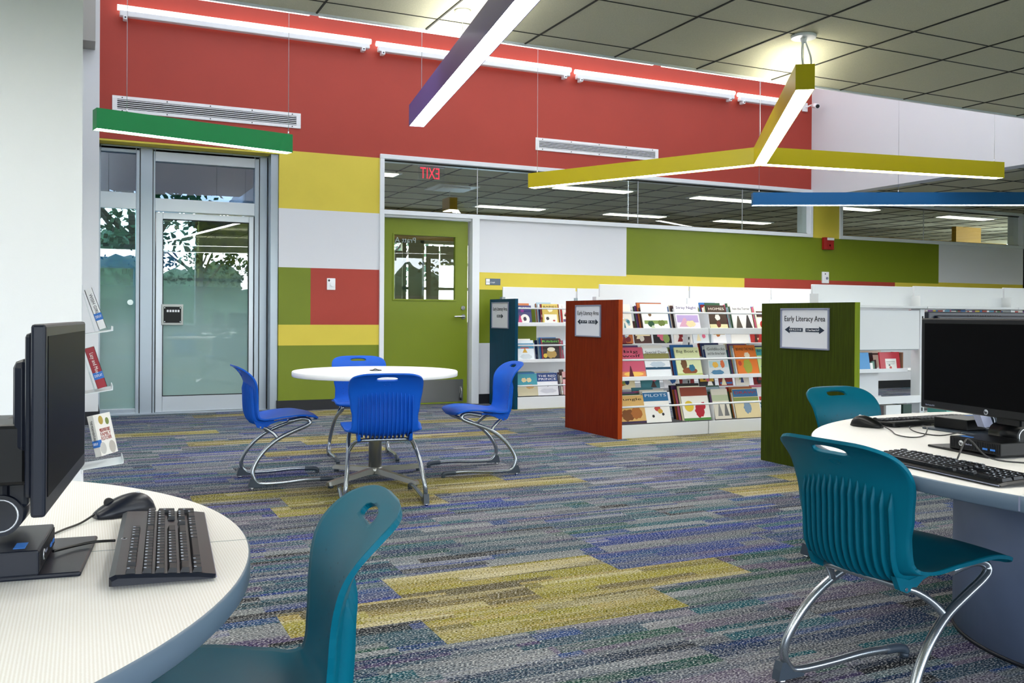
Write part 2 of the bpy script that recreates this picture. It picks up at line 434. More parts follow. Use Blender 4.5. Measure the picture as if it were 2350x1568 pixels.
# ---------------------------------------------------------------- back wall
def wall_back():
    b = MB(); T = .22
    def panel(x0, x1, z0, z1, m): b.box(x0, x1, YW, YW+T, z0, z1, m)
    R = 1.87; D0, D1 = 2.96, 4.15
    # left block between glass entrance and door
    for z0, z1, m in [(0, .69, 'paint_green'), (.69, .91, 'paint_yellow'), (1.515, 2.135, 'paint_white'), (2.135, 2.745, 'paint_yellow')]:
        b.box(R, D0, YW, YW+.42, z0, z1, m)
    b.box(R, 2.206, YW, YW+.42, .91, 1.515, 'paint_green'); b.box(2.206, D0, YW, YW+.42, .91, 1.515, 'paint_red')
    # upper red
    b.box(.14, 9.15, YW, YW+T, 2.78, 4.9, 'paint_red'); panel(R, D0, 2.745, 2.78, 'paint_red'); panel(.14, R, 2.72, 2.78, 'paint_red')
    # right of door, below window sill
    xs = 6.15
    panel(D1, xs, 1.52, 2.13, 'paint_white'); panel(xs, 11.66, 1.54, 2.13, 'paint_green'); panel(11.66, 13.6, 1.56, 2.13, 'paint_white')
    panel(D1, 8.0, 1.32, 1.52, 'paint_yellow'); panel(xs, 8.0, 1.52, 1.54, 'paint_yellow')
    panel(8.0, 10.76, 1.32, 1.54, 'paint_red'); panel(10.76, 13.6, 1.32, 1.54, 'paint_yellow'); panel(11.66, 13.6, 1.54, 1.56, 'paint_yellow')
    panel(D1, 4.9, .70, 1.32, 'paint_green'); panel(D1, 4.9, 0, .70, 'paint_white'); panel(4.9, 13.6, 0, 1.32, 'paint_white')
    # column between the windows
    panel(9.17, 9.67, 2.13, 2.70, 'paint_yellow')
    panel(9.15, 17, 2.70, 2.80, 'paint_white'); panel(13.56, 17, 0, 2.70, 'brick')
    o = struct(b, 'wall_back', 'back wall painted in red, yellow, green and white blocks')
wall_back()
b = MB(); b.box(1.87, 2.96, YW-.012, YW, 0, .11, 'base_dark'); b.box(4.15, 13.56, YW-.012, YW, 0, .11, 'base_dark'); b.box(1.858, 1.87, YW-.012, YW+.3, 0, .11, 'base_dark'); struct(b, 'baseboard_back')
# bulkhead and light well
b = MB(); b.box(9.15, 9.35, YE, YW, 2.68, 4.9, 'paint_white'); struct(b, 'wall_bulkhead', 'white bulkhead wall beside the red wall')
b = MB(); b.box(-.2, 9.15, YE-.22, YE-.02, ZC+.02, 4.9, 'wall_white'); struct(b, 'wall_light_well')
b = MB(); b.box(-.4, 9.35, YE-.2, YW+.3, 4.9, 5.05, 'wall_white'); struct(b, 'ceiling_light_well')
b = MB(); b.box(.2, 9.0, YE+.1, YW-.1, 4.86, 4.89, 'well_fill'); struct(b, 'fill_panel', 'glowing fill panel added over the light well')  # glowing panel added out of view to brighten the red wall and bulkhead
b = MB(); b.box(-.3, -.0, 5.45, 9.2, 0, 4.9, 'wall_white'); b.box(-.3, .14, 9.2, 10.2, 0, 4.9, 'wall_white'); struct(b, 'wall_left', 'white wall on the left, ending beside the glass entrance')
b = MB(); b.box(-6.4, 0.0, 4.2, 5.45, 0, ZC, 'wall_white'); struct(b, 'wall_pillar', 'white wall end behind the left computer table')
b = MB(); b.box(-.06, .10, 8.9, 9.2, 3.42, 4.9, 'gray_soffit'); struct(b, 'trim_1')  # box coloured grey to hold the shade it hangs in
b = MB(); b.box(.0, .152, 9.185, 9.2, 0, .12, 'base_dark'); b.box(.14, .152, 9.2, 9.98, 0, .12, 'base_dark'); b.box(0, .012, 4.2, 9.185, 0, .10, 'wall_white'); struct(b, 'baseboard_left')
# ceilings
def ceiling():
    b = MB(); b.box(-6.4, 17, -4.4, YE, ZC, ZC+.08, 'ceil_tile'); struct(b, 'ceiling', 'lay-in tile ceiling over the reading area')
    b = MB(); b.box(9.35, 17, YE, YW+.2, 2.69, 2.79, 'ceil_tile'); struct(b, 'ceiling_aisle')
    g = MB(); h = .006
    x = 3.15-.653*14
    while x < 17: g.box(x-.005, x+.005, -4.4, YE, ZC-h, ZC+.001, 'grid_dark'); x += .653
    for y in [4.95, 4.26, 3.915] + [3.225-.69*k for k in range(11)]: g.box(-6.4, 17, y-.003, y+.003, ZC-h*.6, ZC+.001, 'grid_dark')
    g.box(-6.4, 17, YE-.02, YE+.0, ZC-.012, ZC+.09, 'frame_white')
    struct(g, 'ceiling_grid')
    g = MB()
    x = 9.55
    while x < 17: g.box(x-.006, x+.006, YE, YW, 2.684, 2.691, 'grid_dark'); x += .66
    y = 5.5
    while y < YW: g.box(9.35, 17, y-.006, y+.006, 2.684, 2.691, 'grid_dark'); y += .66
    struct(g, 'ceiling_grid_aisle')
ceiling()
# shell behind the camera with large window openings
b = MB()
b.box(-6.4, 17, -4.6, -4.4, 0, .75, 'wall_white'); b.box(-6.4, 17, -4.6, -4.4, 2.6, ZC+.08, 'wall_white')
for x in (-6.4, -3.4, -.4, 2.6, 5.6, 8.6, 11.6, 14.6, 16.8): b.box(x, x+.18, -4.6, -4.4, .75, 2.6, 'alu')
struct(b, 'wall_rear')
b = MB()
b.box(-6.6, -6.4, -4.6, 5.45, 0, ZC+.08, 'side_wall')
struct(b, 'wall_side')
b = MB(); b.box(17, 17.2, -4.6, YW+.2, 0, 2.8, 'paint_yellow'); struct(b, 'wall_right')

# ---------------------------------------------------------------- interior windows + door frames
def win_frame(x0, x1, z0, z1, mull, name, xin=None):
    b = MB(); y0, y1 = YW-.025, YW+.24; w = .05
    b.box(x0, x1, y0, y1, z0, z0+w, 'frame_white', .004); b.box(x0, x1, y0, y1, z1-w, z1, 'frame_white', .004)
    b.box(x0, x0+w, y0, y1, z0+w, z1-w, 'frame_white', .004); b.box(x1-w, x1, y0, y1, z0+w, z1-w, 'frame_white', .004)
    b.box(x0+w, x1-w, YW+.04, YW+.08, z0+w, z0+w+.012, 'grid_dark'); b.box(x0+w, x1-w, YW+.04, YW+.08, z1-w-.012, z1-w, 'grid_dark')
    o = struct(b, name)
    g = MB(); edges = [x0+w] + mull + [x1-w]
    for a, c in zip(edges[:-1], edges[1:]): g.box(a+.003, c-.003, YW+.055, YW+.061, z0+w, z1-w, 'glass_clear')
    for a in mull: g.box(a-.004, a+.004, YW+.052, YW+.062, z0+w, z1-w, 'wire')
    g = g.build(name+'_pane', o)
win_frame(2.96, 9.17, 2.13, 2.79, [3.9, 4.15, 6.35, 8.0][1:], 'window_1')
win_frame(9.67, 13.56, 2.13, 2.70, [11.4], 'window_2')

# green staff door
def staff_door():
    b = MB()
    y0, y1 = YW-.025, YW+.12
    b.box(2.96, 3.012, y0, y1, 0, 2.135, 'frame_white', .004); b.box(4.06, 4.15, y0, y1, 0, 2.135, 'frame_white', .004)
    b.box(3.012, 4.06, y0+.03, y1, 2.105, 2.135, 'frame_white')
    struct(b, 'trim_2', 'white door frame')
    d = MB(); m = 'paint_green'; Y0, Y1 = YW+.045, YW+.09
    X0, X1 = 3.02, 4.03; v = (3.147, 3.873, 1.20, 1.915)
    d.box(X0, v[0], Y0, Y1, .012, 2.10, m); d.box(v[1], X1, Y0, Y1, .012, 2.10, m); d.box(v[0], v[1], Y0, Y1, .012, v[2], m); d.box(v[0], v[1], Y0, Y1, v[3], 2.10, m)
    o = d.build('door_1'); setp(o, 'green painted staff door with a square window', 'door', kind='structure')
    f = MB()
    for a in ((v[0]-.02, v[1]+.02, v[3], v[3]+.02), (v[0]-.02, v[1]+.02, v[2]-.02, v[2]), (v[0]-.02, v[0], v[2], v[3]), (v[1], v[1]+.02, v[2], v[3])):
        f.box(a[0], a[1], Y0-.008, Y0+.0, a[2], a[3], m, .003)
    f.build('door_window_frame', o)
    g = MB(); g.box(v[0], v[1], Y0+.02, Y0+.026, v[2], v[3], 'glass_clear'); g.build('door_window_pane', o)
    k = MB(); k.box(3.07, 3.98, Y0-.003, Y0, .03, .285, 'steel'); k.build('kick_plate', o)
    h = MB(); h.cyl((3.975, Y0, 1.005), (3.975, Y0-.012, 1.005), .027, 'chrome'); h.cyl((3.975, Y0-.01, 1.005), (3.975, Y0-.055, 1.005), .010, 'chrome')
    h.tube([(3.98, Y0-.052, 1.005), (3.92, Y0-.055, 1.007), (3.85, Y0-.048, 1.004)], .010, 'chrome', seg=8); h.build('door_lever', o)
    l = MB(); l.cyl((3.972, Y0, 1.105), (3.972, Y0-.014, 1.105), .024, 'chrome'); l.cyl((3.972, Y0-.014, 1.105), (3.972, Y0-.018, 1.105), .012, 'steel'); l.build('door_lock', o)
    s = MB(); s.box(3.935, 3.965, Y0-.012, Y0-.003, .13, .20, 'steel', .003); s.tube([(3.95, Y0-.015, .19), (3.95, Y0-.035, .15), (3.94, Y0-.03, .07)], .008, 'steel', seg=8); s.cyl((3.94, Y0-.03, .075), (3.94, Y0-.03, .05), .012, 'black_plastic'); s.build('door_holder', o)
    t = MB(); t.text('Pratt A', .085, 'white_ink', TM(3.29, Y0+.035, 1.86, FRONT), mirror=True); t.build('window_lettering', o)
staff_door()

# glass entrance
def entrance():
    yg = 10.0
    def bar(b, x0, x1, z0, z1, y0=yg-.05, y1=yg+.06, m='alu'): b.box(x0, x1, y0, y1, z0, z1, m, .003)
    b = MB()
    bar(b, .14, .165, 0, 2.72); bar(b, .14, 1.90, 2.66, 2.70)
    bar(b, .49, .525, 0, 2.685); bar(b, .53, .645, 0, 2.685, yg-.06); bar(b, .65, .67, 0, 2.685)
    bar(b, 1.655, 1.70, 0, 2.685); bar(b, 1.705, 1.78, 0, 2.685, yg-.06); bar(b, 1.79, 1.868, 0, 2.74, yg-.22, yg+.06)
    bar(b, .165, .49, 0, .06); bar(b, .165, .49, 2.63, 2.685)
    bar(b, .67, 1.655, 2.565, 2.685, m='alu_light'); bar(b, .67, 1.655, 2.06, 2.19, m='alu_light')
    for x in (.5275, .6475, 1.7025, 1.785): b.box(x-.003, x+.003, yg-.055, yg-.04, 0, 2.685, 'gasket')
    b.box(.14, 1.87, yg-.10, yg+.1, 0, .012, 'alu')
    b.box(.165, .49, yg-.045, yg-.0, 2.07, 2.23, 'alu_light')
    o = struct(b, 'window_3', 'aluminium framed glass entrance with sidelight')
    g = MB(); g.box(.165, .49, yg, yg+.008, .06, 1.9, 'glass_front'); g.build('sidelight_pane', o)
    g = MB(); g.box(.165, .49, yg, yg+.008, 1.9, 2.07, 'glass_front'); g.box(.165, .49, yg, yg+.008, 2.23, 2.63, 'glass_dark'); g.build('upper_pane', o)
    g = MB(); g.box(.67, 1.655, yg, yg+.008, 2.19, 2.565, 'glass_dark'); g.build('transom_pane', o)
    # soffit above the entrance recess
    s = MB(); s.box(.14, 1.87, YW+.002, YW+.42, 2.70, 2.718, 'paint_yellow'); s.box(.14, 1.87, YW+.221, YW+.42, 2.74, 2.9, 'gray_soffit'); struct(s, 'trim_3')
    d = MB(); y0, y1 = yg-.03, yg+.02; m = 'alu_light'
    d.box(.68, .745, y0, y1, .015, 2.05, m, .003); d.box(1.60, 1.648, y0, y1, .015, 2.05, m, .003); d.box(.745, 1.60, y0, y1, 1.985, 2.05, m, .003); d.box(.745, 1.60, y0, y1, .015, .175, m, .003)
    for z in (.178, 1.98): d.box(.745, 1.60, y0-.002, y0+.01, z-.004, z+.004, 'gasket')
    for x in (.748, 1.597): d.box(x-.003, x+.003, y0-.002, y0+.01, .18, 1.98, 'gasket')
    for x in (.675, 1.652): d.box(x-.002, x+.002, y0-.002, y1, .0, 2.055, 'gasket')
    dd = d.build('door_2'); setp(dd, 'glass entrance door in a narrow aluminium frame', 'door', kind='structure')
    g = MB(); g.box(.745, 1.60, yg-.008, yg, .175, 1.985, 'glass_front'); g.build('door_pane', dd)
    l = MB(); l.box(.735, .945, y0-.012, y0, .90, 1.115, 'steel', .004); l.box(.755, .925, y0-.016, y0-.01, .925, 1.09, 'black_plastic', .003)
    for i in range(5): l.box(.785+.026*i, .803+.026*i, y0-.019, y0-.015, 1.035, 1.058, 'white_ink')
    for x, z in ((.765, 1.078), (.915, 1.078), (.765, .937), (.915, .937)): l.cyl((x, y0-.015, z), (x, y0-.019, z), .006, 'chrome', seg=8)
    l.build('lock_plate', dd)
    r = MB(); r.box(.745, 1.60, yg+.02, yg+.05, 1.36, 1.39, 'black_plastic'); r.build('push_bar', dd)
    p = MB(); p.cyl((.44, yg-.0, 1.13), (.44, yg-.04, 1.13), .012, 'chrome'); p.cyl((.44, yg-.04, 1.13), (.44, yg-.055, 1.13), .028, 'chrome'); p.build('pull_knob', o)
entrance()

# ---------------------------------------------------------------- staff room behind the partition, and outdoors
def staff_room():
    b = MB(); b.box(2.2, 20, YW+.22, 15.4, 2.80, 2.9, 'ceil_tile'); struct(b, 'ceiling_staff_room')
    b = MB(); b.box(2.2, 20, YW+.22, 15.4, -.1, 0, 'room_carpet'); struct(b, 'floor_staff_room')
    b = MB()
    b.box(2.2, 20, 14.8, 15.0, 2.30, 2.8, 'ochre_wall'); b.box(2.2, 20, 14.8, 15.0, 0, .85, 'ochre_wall')
    b.box(2.2, 4.3, 14.8, 15.0, .85, 2.3, 'ochre_wall'); b.box(7.2, 20, 14.8, 15.0, .85, 2.3, 'ochre_wall')
    struct(b, 'wall_staff_room')
    b = MB(); b.box(2.1, 2.2, YW+.42, 15.0, 0, 2.8, 'wall_white'); struct(b, 'wall_staff_left')
    b = MB()
    for x in (4.3, 4.9, 5.22, 7.1): b.box(x, x+.07, 14.8, 14.9, .85, 2.3, 'blind')
    for z in (.85, 1.45, 1.88, 2.24): b.box(4.3, 7.2, 14.8, 14.9, z, z+.05, 'blind')
    b.box(5.0, 5.22, 14.75, 14.8, .9, 2.25, 'blind'); b.box(4.75, 4.88, 14.75, 14.8, 1.0, 2.1, 'blind'); b.box(5.3, 5.52, 14.7, 14.75, 1.0, 2.2, 'blind'); b.box(5.55, 5.8, 14.7, 14.75, 1.9, 2.2, 'blind')
    struct(b, 'window_4')
    g = MB(); x = 2.9
    while x < 19: g.box(x-.006, x+.006, YW+.3, 14.8, 2.793, 2.801, 'grid_dark'); x += .63
    y = 10.2
    while y < 14.8: g.box(2.2, 19, y-.005, y+.005, 2.793, 2.801, 'grid_dark'); y += .63
    struct(g, 'ceiling_grid_staff_room')
    # clerestory glazing on the far right
    b = MB(); b.box(15.3, 16.0, 12.4, 12.5, 0, 2.8, 'ochre_wall'); b.box(17.4, 20, 12.4, 12.5, 0, 2.8, 'blind'); b.box(15.3, 20, 12.4, 12.5, 0, 2.2, 'blind'); b.box(16.9, 17.0, 12.35, 12.4, 2.2, 2.8, 'alu'); struct(b, 'wall_staff_right')
    spots = [(3.0, 11.1), (6.45, 11.1), (8.75, 11.1), (11.2, 11.1), (6.35, 13.6), (8.75, 13.6), (11.1, 13.6), (14.05, 11.2)]
    nm = ['seen just left of the exit sign', 'seen between the exit sign and the yellow lamp', 'above the middle of the long window', 'at the top left of the short window', 'over the staff door corner, low in the window', 'low, mid long window', 'lowest, near the right end of the long window', 'near the trees reflected in the short window']
    for i, (x, y) in enumerate(spots):
        t = thing('ceiling_light', 'recessed strip light in staff room, ' + nm[i], 'ceiling light', (x, y, 2.79), 0, 'staff room ceiling lights')
        f = MB(); f.box(-.62, .62, -.16, .16, -.008, .008, 'frame_white'); f.build('frame', t, True)
        d = MB(); d.box(-.58, .58, -.12, .12, -.014, -.008, 'led_panel'); d.build('diffuser', t, True)
    t = thing('ceiling_vent', 'square ceiling air diffuser seen through the window near the exit sign', 'vent', (4.65, 11.9, 2.79))
    f = MB(); f.box(-.3, .3, -.3, .3, -.01, .005, 'vent_white'); f.build('frame', t, True)
    f = MB(); f.box(-.2, .2, -.2, .2, -.03, -.015, 'vent_white'); f.build('plate', t, True)
    # exit sign
    t = thing('exit_sign', 'clear hanging exit sign with red letters, seen mirrored through the window', 'sign', (3.765, 10.3, 2.8))
    p = MB(); p.box(3.60, 3.93, 10.296, 10.302, 2.60, 2.785, 'acrylic'); p.build('sign_panel', t)
    l = MB(); l.text('EXIT', .19, 'exit_red', TM(3.745, 10.29, 2.70, FRONT), mirror=True, width=.24); l.build('lettering', t)
    c = MB(); c.box(3.60, 3.93, 10.28, 10.32, 2.778, 2.80, 'alu'); c.build('mount', t)
    # small yellow pendant end
    t = thing('pendant_light', 'short yellow pendant box light hanging in the staff room', 'lamp', (4.66, 12.0, 2.8))
    p = MB(); p.box(4.60, 4.72, 11.86, 12.14, 2.49, 2.66, 'ochre_wall', .004); p.build('housing', t)
    p = MB(); p.box(4.61, 4.71, 11.87, 12.13, 2.482, 2.49, 'led_panel'); p.build('diffuser', t)
    p = MB(); p.cyl((4.66, 12, 2.66), (4.66, 12, 2.8), .003, 'wire', seg=6); p.build('cable', t)
staff_room()

def tree(name, x, y, h, r, label, m='leaf', seed=0, n=260):
    rnd = random.Random(seed)
    t = thing(name, label, 'tree', (x, y, -.1), 0, 'trees outside the glass')
    b = MB(); b.tube([(0, 0, 0), (.05, .02, h*.3), (-.03, .05, h*.6)], [.12, .09, .05], 'bark', seg=8); 
    for k in range(5):
        a = k*1.26; b.tube([(0, .02, h*(.35+.05*k)), (.4*r*math.cos(a), .4*r*math.sin(a), h*.6), (.8*r*math.cos(a), .8*r*math.sin(a), h*.75)], [.05, .03, .015], 'bark', seg=6)
    b.build('trunk', t, True)
    c = MB()
    for k in range(n):
        while True:
            p = Vector((rnd.uniform(-1, 1), rnd.uniform(-1, 1), rnd.uniform(-1, 1)))
            if .35 < p.length < 1: break
        p = Vector((p.x*r, p.y*r, h*.68+p.z*h*.34))
        for q in range(7):
            d = Vector((rnd.gauss(0, .12), rnd.gauss(0, .12), rnd.gauss(0, .10))); s_ = rnd.uniform(.05, .11)
            u = Vector((rnd.gauss(0, 1), rnd.gauss(0, 1), rnd.gauss(0, 1))).normalized(); v = u.orthogonal().normalized()
            c.quad([p+d-u*s_, p+d+v*s_*.6, p+d+u*s_, p+d-v*s_*.6], m)
    c.build('foliage', t, True)
def outdoors():
    b = MB(); b.box(-30, 40, 10.1, 60, -.14, -.1, 'asphalt'); struct(b, 'ground')
    b = MB(); b.box(-8, 2.05, 10.15, 13.6, 2.70, 2.8, 'porch_gray'); struct(b, 'ceiling_porch')
    tree('leafy_tree', .75, 16, 4.6, 1.5, 'leafy green tree seen through the upper left of the glass door', seed=1)
    tree('leafy_tree', 24.5, 17.5, 5.2, 1.6, 'leafy tree seen through the short window at the right', seed=8, n=140)
    tree('leafy_tree', 5.8, 19, 4.2, 1.6, 'leafy tree seen through the window of the green staff door', seed=3, n=160)
    t = thing('hedge', 'clipped olive green hedge seen through the glass door', 'hedge', (1.95, 12.4, -.1))
    rnd = random.Random(5); c = MB()
    for k in range(2600):
        p = Vector((rnd.uniform(-.62, .1), rnd.uniform(-.2, .2), rnd.uniform(.9, 2.45))); s_ = rnd.uniform(.02, .05)
        u = Vector((rnd.gauss(0, 1), rnd.gauss(0, 1), rnd.gauss(0, 1))).normalized(); v = u.orthogonal().normalized()
        c.quad([p-u*s_, p+v*s_*.6, p+u*s_, p-v*s_*.6], 'leaf_olive')
    c.build('foliage', t, True)
    c = MB(); c.box(-.6, .09, -.14, .14, 0, 2.35, 'leaf_olive'); c.build('hedge_body', t, True)
    t = MB(); t.box(-1.5, 1.15, 13.0, 13.3, 1.62, 1.85, 'canopy_blue', .01)
    for x in (-1.3, .62): t.box(x, x+.1, 13.1, 13.2, -.1, 1.62, 'canopy_blue')
    o = t.build('outdoor_canopy', loc=(0, 13, -.1)); setp(o, 'bright blue steel canopy beam outside the glass entrance', 'canopy')
    rnd = random.Random(9)
    for (xa, xb, yy, hh, lab) in ((-8, 3.5, 21, 2.6, 'far line of dark green trees outside the glass entrance'), (-30, 45, -24, 3.6, 'far line of trees outside the rear windows')):
        b = MB(); x = xa
        while x < xb:
            r = rnd.uniform(.9, 1.6); q = bmesh.new(); bmesh.ops.create_icosphere(q, subdivisions=3, radius=r)
            for v in q.verts: v.co *= rnd.uniform(.86, 1.12); v.co.z *= 1.25
            b.merge(q, 'leaf', Matrix.Translation((x, yy+rnd.uniform(-.6, .6), rnd.uniform(.3, hh-r*1.2))), smooth=True); x += r*.55
        o = b.build('treeline'); setp(o, lab, 'trees', kind='stuff')
outdoors()
b = MB(); b.box(-40, 50, -60, -4.6, -.14, -.1, 'lawn'); struct(b, 'ground_front')
for i, (x, y, h) in enumerate([(-5, -11, 5.2), (-1.0, -12.5, 6), (3.4, -11, 4.8), (8, -13, 6), (13, -12, 5.4)]):
    tree('leafy_tree', x, y, h, 2.1, 'leafy tree outside the rear windows, ' + ['first', 'second', 'third', 'fourth', 'fifth'][i] + ' in its row', seed=20+i, n=200)

# ---------------------------------------------------------------- wall fixtures
def wall_vent(x0, x1, z0, z1, label, slope=0):
    t = thing('wall_vent', label, 'vent', ((x0+x1)/2, YW, z0), 0, 'long air grilles on the red wall')
    y = YW
    f = MB(); w = .032
    f.box(x0, x1, y-.012, y, z1-w, z1, 'vent_white', .002); f.box(x0, x1, y-.012, y, z0, z0+w, 'vent_white', .002)
    f.box(x0, x0+.045, y-.012, y, z0+w, z1-w, 'vent_white', .002); f.box(x1-.045, x1, y-.012, y, z0+w, z1-w, 'vent_white', .002)
    for i in range(5):
        for z in (z0+w/2, z1-w/2):
            x = x0+.09+i*(x1-x0-.18)/4; f.cyl((x, y-.012, z), (x, y-.015, z), .006, 'vent_dark', seg=8)
    f.build('frame', t)
    k = MB(); k.box(x0+.045, x1-.045, y-.003, y, z0+w, z1-w, 'vent_dark'); k.build('backing', t)
    n = 5
    for i in range(n):
        z = z0+w+(i+.5)*(z1-z0-2*w)/n
        s = MB(); s.box(x0+.045, x1-.045, y-.012, y-.004, z-.0035, z+.0035, 'vent_white'); s.build('slat', t)
wall_vent(.26, 2.09, 2.985, 3.145, 'long white air grille high on the red wall above the green lamp')
wall_vent(4.87, 6.61, 2.99, 3.14, 'long white air grille on the red wall above the long window')

def strip(x0, x1, z, label):
    t = thing('strip_light', label, 'lamp', ((x0+x1)/2, YW, z), 0, 'tube lights along the top of the red wall')
    b = MB(); b.box(x0+.02, x1-.02, YW-.11, YW-.04, z-.05, z+.005, 'frame_white', .008); b.build('housing', t)
    b = MB(); b.cyl((x0, YW-.075, z+.035), (x1, YW-.075, z+.035), .028, 'led_tube', seg=12); b.build('tube', t)
    for x in (x0+.08, x1-.08):
        b = MB(); b.box(x-.025, x+.025, YW-.05, YW, z-.03, z+.0, 'frame_white'); b.box(x-.03, x+.01, YW-.12, YW-.04, z-.085, z-.045, 'frame_white', .006)
        b.cyl((x-.01, YW-.121, z-.065), (x-.01, YW-.124, z-.065), .008, 'vent_dark', seg=8); b.build('bracket', t)
for i, (x0, x1) in enumerate([(.30, 2.83), (2.89, 5.30), (5.36, 7.75), (7.81, 8.88)]):
    strip(x0, x1, 3.95-.012*i, 'white tube light atop the red wall, ' + ['above the left grille', 'crossing behind the purple lamp', 'above the right grille', 'at the end behind the yellow lamp'][i])
for i, (x0, x1) in enumerate([(-.1, 1.16), (1.215, 3.475), (3.545, 4.80), (4.85, 9.1)]):
    t = thing('edge_light', 'thin bright light strip on the ceiling edge, ' + ['above the left air grille', 'crossing behind the purple lamp', 'left of the yellow lamp', 'beyond the yellow lamp along the white wall'][i], 'lamp', ((x0+x1)/2, YE, ZC), 0, 'light strips along the ceiling edge')
    if i < 3:
        b = MB(); b.box(x0, x1, YE+.012, YE+.03, ZC-.008, ZC+.012, 'led_tube'); b.build('tube', t)
    b = MB(); b.box(x0, x1, YE+.0, YE+.04, ZC+.013, ZC+.03, 'frame_white'); b.build('housing', t)

def fixtures():
    y = YW
    t = thing('security_camera', 'small white camera on a wall bracket at the right end of the red wall', 'camera', (9.0, YW, 3.9))
    b = MB(); b.box(8.97, 9.06, y-.02, y, 3.86, 3.98, 'vent_white', .004); b.build('mount', t)
    b = MB(); b.tube([(9.03, y-.02, 3.92), (9.04, y-.1, 3.93), (9.03, y-.17, 3.92)], .012, 'vent_white', seg=8); b.build('arm', t)
    b = MB(); b.cyl((9.03, y-.16, 3.915), (8.97, y-.30, 3.87), .035, 'vent_white'); b.cyl((8.97, y-.30, 3.87), (8.968, y-.305, 3.868), .026, 'vent_dark'); b.build('camera_body', t)
    t = thing('wall_dial', 'white wall plate with a round dial on the red square', 'switch', (2.426, YW, 1.35))
    b = MB(); b.box(2.38, 2.472, y-.008, y, 1.285, 1.41, 'vent_white', .003); b.build('plate', t)
    b = MB(); b.cyl((2.437, y-.008, 1.345), (2.437, y-.022, 1.345), .021, 'vent_white'); b.build('dial', t)
    b = MB(); b.cyl((2.402, y-.008, 1.386), (2.402, y-.0095, 1.386), .011, 'ink', seg=12); b.text('ON', .007, 'white_ink', TM(2.402, y-.0105, 1.386, FRONT)); b.build('mark', t)
    t = thing('room_plaque', 'small grey room plaque reading 113 STAFF beside the green door', 'sign', (4.33, YW, 1.41))
    b = MB(); b.box(4.235, 4.425, y-.006, y, 1.375, 1.45, 'desk_edge', .002); b.build('plate', t)
    b = MB(); b.box(4.24, 4.287, y-.008, y-.005, 1.38, 1.445, 'white_ink'); b.build('number_panel', t)
    b = MB(); b.text('113', .026, 'ink', TM(4.264, y-.009, 1.408, FRONT)); b.build('number', t)
    b = MB(); b.text('STAFF', .022, 'white_ink', TM(4.325, y-.007, 1.402, FRONT)); b.build('lettering', t)
    t = thing('fire_alarm', 'red fire alarm box with a white strobe on the green stripe', 'alarm', (9.45, YW, 2.0))
    b = MB(); b.box(9.35, 9.53, y-.05, y, 1.97, 2.14, 'alarm_red', .006); b.build('housing', t)
    b = MB(); b.box(9.40, 9.52, y-.065, y-.05, 2.10, 2.135, 'white_ink', .004); b.build('strobe', t)
    b = MB(); b.cyl((9.45, y-.05, 2.03), (9.45, y-.054, 2.03), .045, 'alarm_red'); 
    for r in (.015, .03): b.cyl((9.45, y-.054, 2.03), (9.45, y-.0555, 2.03), r, 'base_dark' if r < .02 else 'alarm_red', seg=16)
    b.build('speaker_grille', t)
    t = thing('wall_switch', 'white control switch on the wall under the red fire alarm', 'switch', (9.4, YW, 1.6))
    b = MB(); b.box(9.35, 9.47, y-.02, y, 1.50, 1.66, 'vent_white', .004); b.build('plate', t)
    b = MB(); b.cyl((9.43, y-.02, 1.57), (9.43, y-.03, 1.57), .018, 'sign_frame'); b.cyl((9.40, y-.02, 1.63), (9.40, y-.022, 1.63), .009, 'ink', seg=12); b.build('button', t)
fixtures()

# ---------------------------------------------------------------- pendant beam lights
ZB, HB, WB = 2.37, .15, .11
def beam_arm(b, d, u, p0, p1, m, zb=ZB, h=HB, w=WB, up=False):
    p0, p1 = Vector(p0).to_3d(), Vector(p1).to_3d(); dr = (p1-p0).normalized(); n = Vector((-dr.y, dr.x, 0)); L = (p1-p0).length
    M = Matrix((( dr.x, n.x, 0, p0.x), (dr.y, n.y, 0, p0.y), (0, 0, 1, zb), (0, 0, 0, 1)))
    t = .004
    b.box(0, L, -w/2, -w/2+t, 0, h, m, 0, M); b.box(0, L, w/2-t, w/2, 0, h, m, 0, M)
    b.box(0, t, -w/2+t, w/2-t, 0, h, m, 0, M); b.box(L-t, L, -w/2+t, w/2-t, 0, h, m, 0, M)
    b.box(t, L-t, -w/2+t, w/2-t, h-.03, h-.02, m, 0, M)
    d.box(t, L-t, -w/2+t, w/2-t, .002, .008, 'led', 0, M)
    if up: u.box(L*.1, L*.9, -w/2+.02, w/2-.02, h-.02, h-.012, 'led_up', 0, M)
def pendant(name, label, segs, m, cables, center, up=False, canopies=()):
    t = thing(name, label, 'lamp', (center[0], center[1], ZB), 0)
    for i, (p0, p1) in enumerate(segs):
        b, d, u = MB(), MB(), MB(); beam_arm(b, d, u, p0, p1, m, up=up)
        b.build('housing', t); d.build('diffuser', t)
        if up: u.build('uplight', t)
        else: u.bm.free()
    for (x, y, zt) in cables:
        c = MB(); c.cyl((x, y, ZB+HB-.01), (x, y, zt), .0022, 'wire', seg=6); c.cyl((x, y, ZB+HB), (x, y, ZB+HB+.03), .006, 'chrome', seg=8); c.build('cable', t)
    for (x, y, r, z) in canopies:
        c = MB(); c.disc((x, y, z), r, .018, 'vent_white', seg=32); c.build('ceiling_canopy', t)
    return t
# purple
dirp = Vector((-.162, -.987))
pend = Vector((2.165, 6.24)); pnear = pend + dirp*4.6
pendant('pendant_light', 'long purple box pendant light running overhead', [(pend, pnear)], 'lamp_purple', [(2.17, 6.15, 4.9), (1.915, 4.75, ZC)], (2.0, 5), True, [(1.915, 4.75, .045, ZC)])
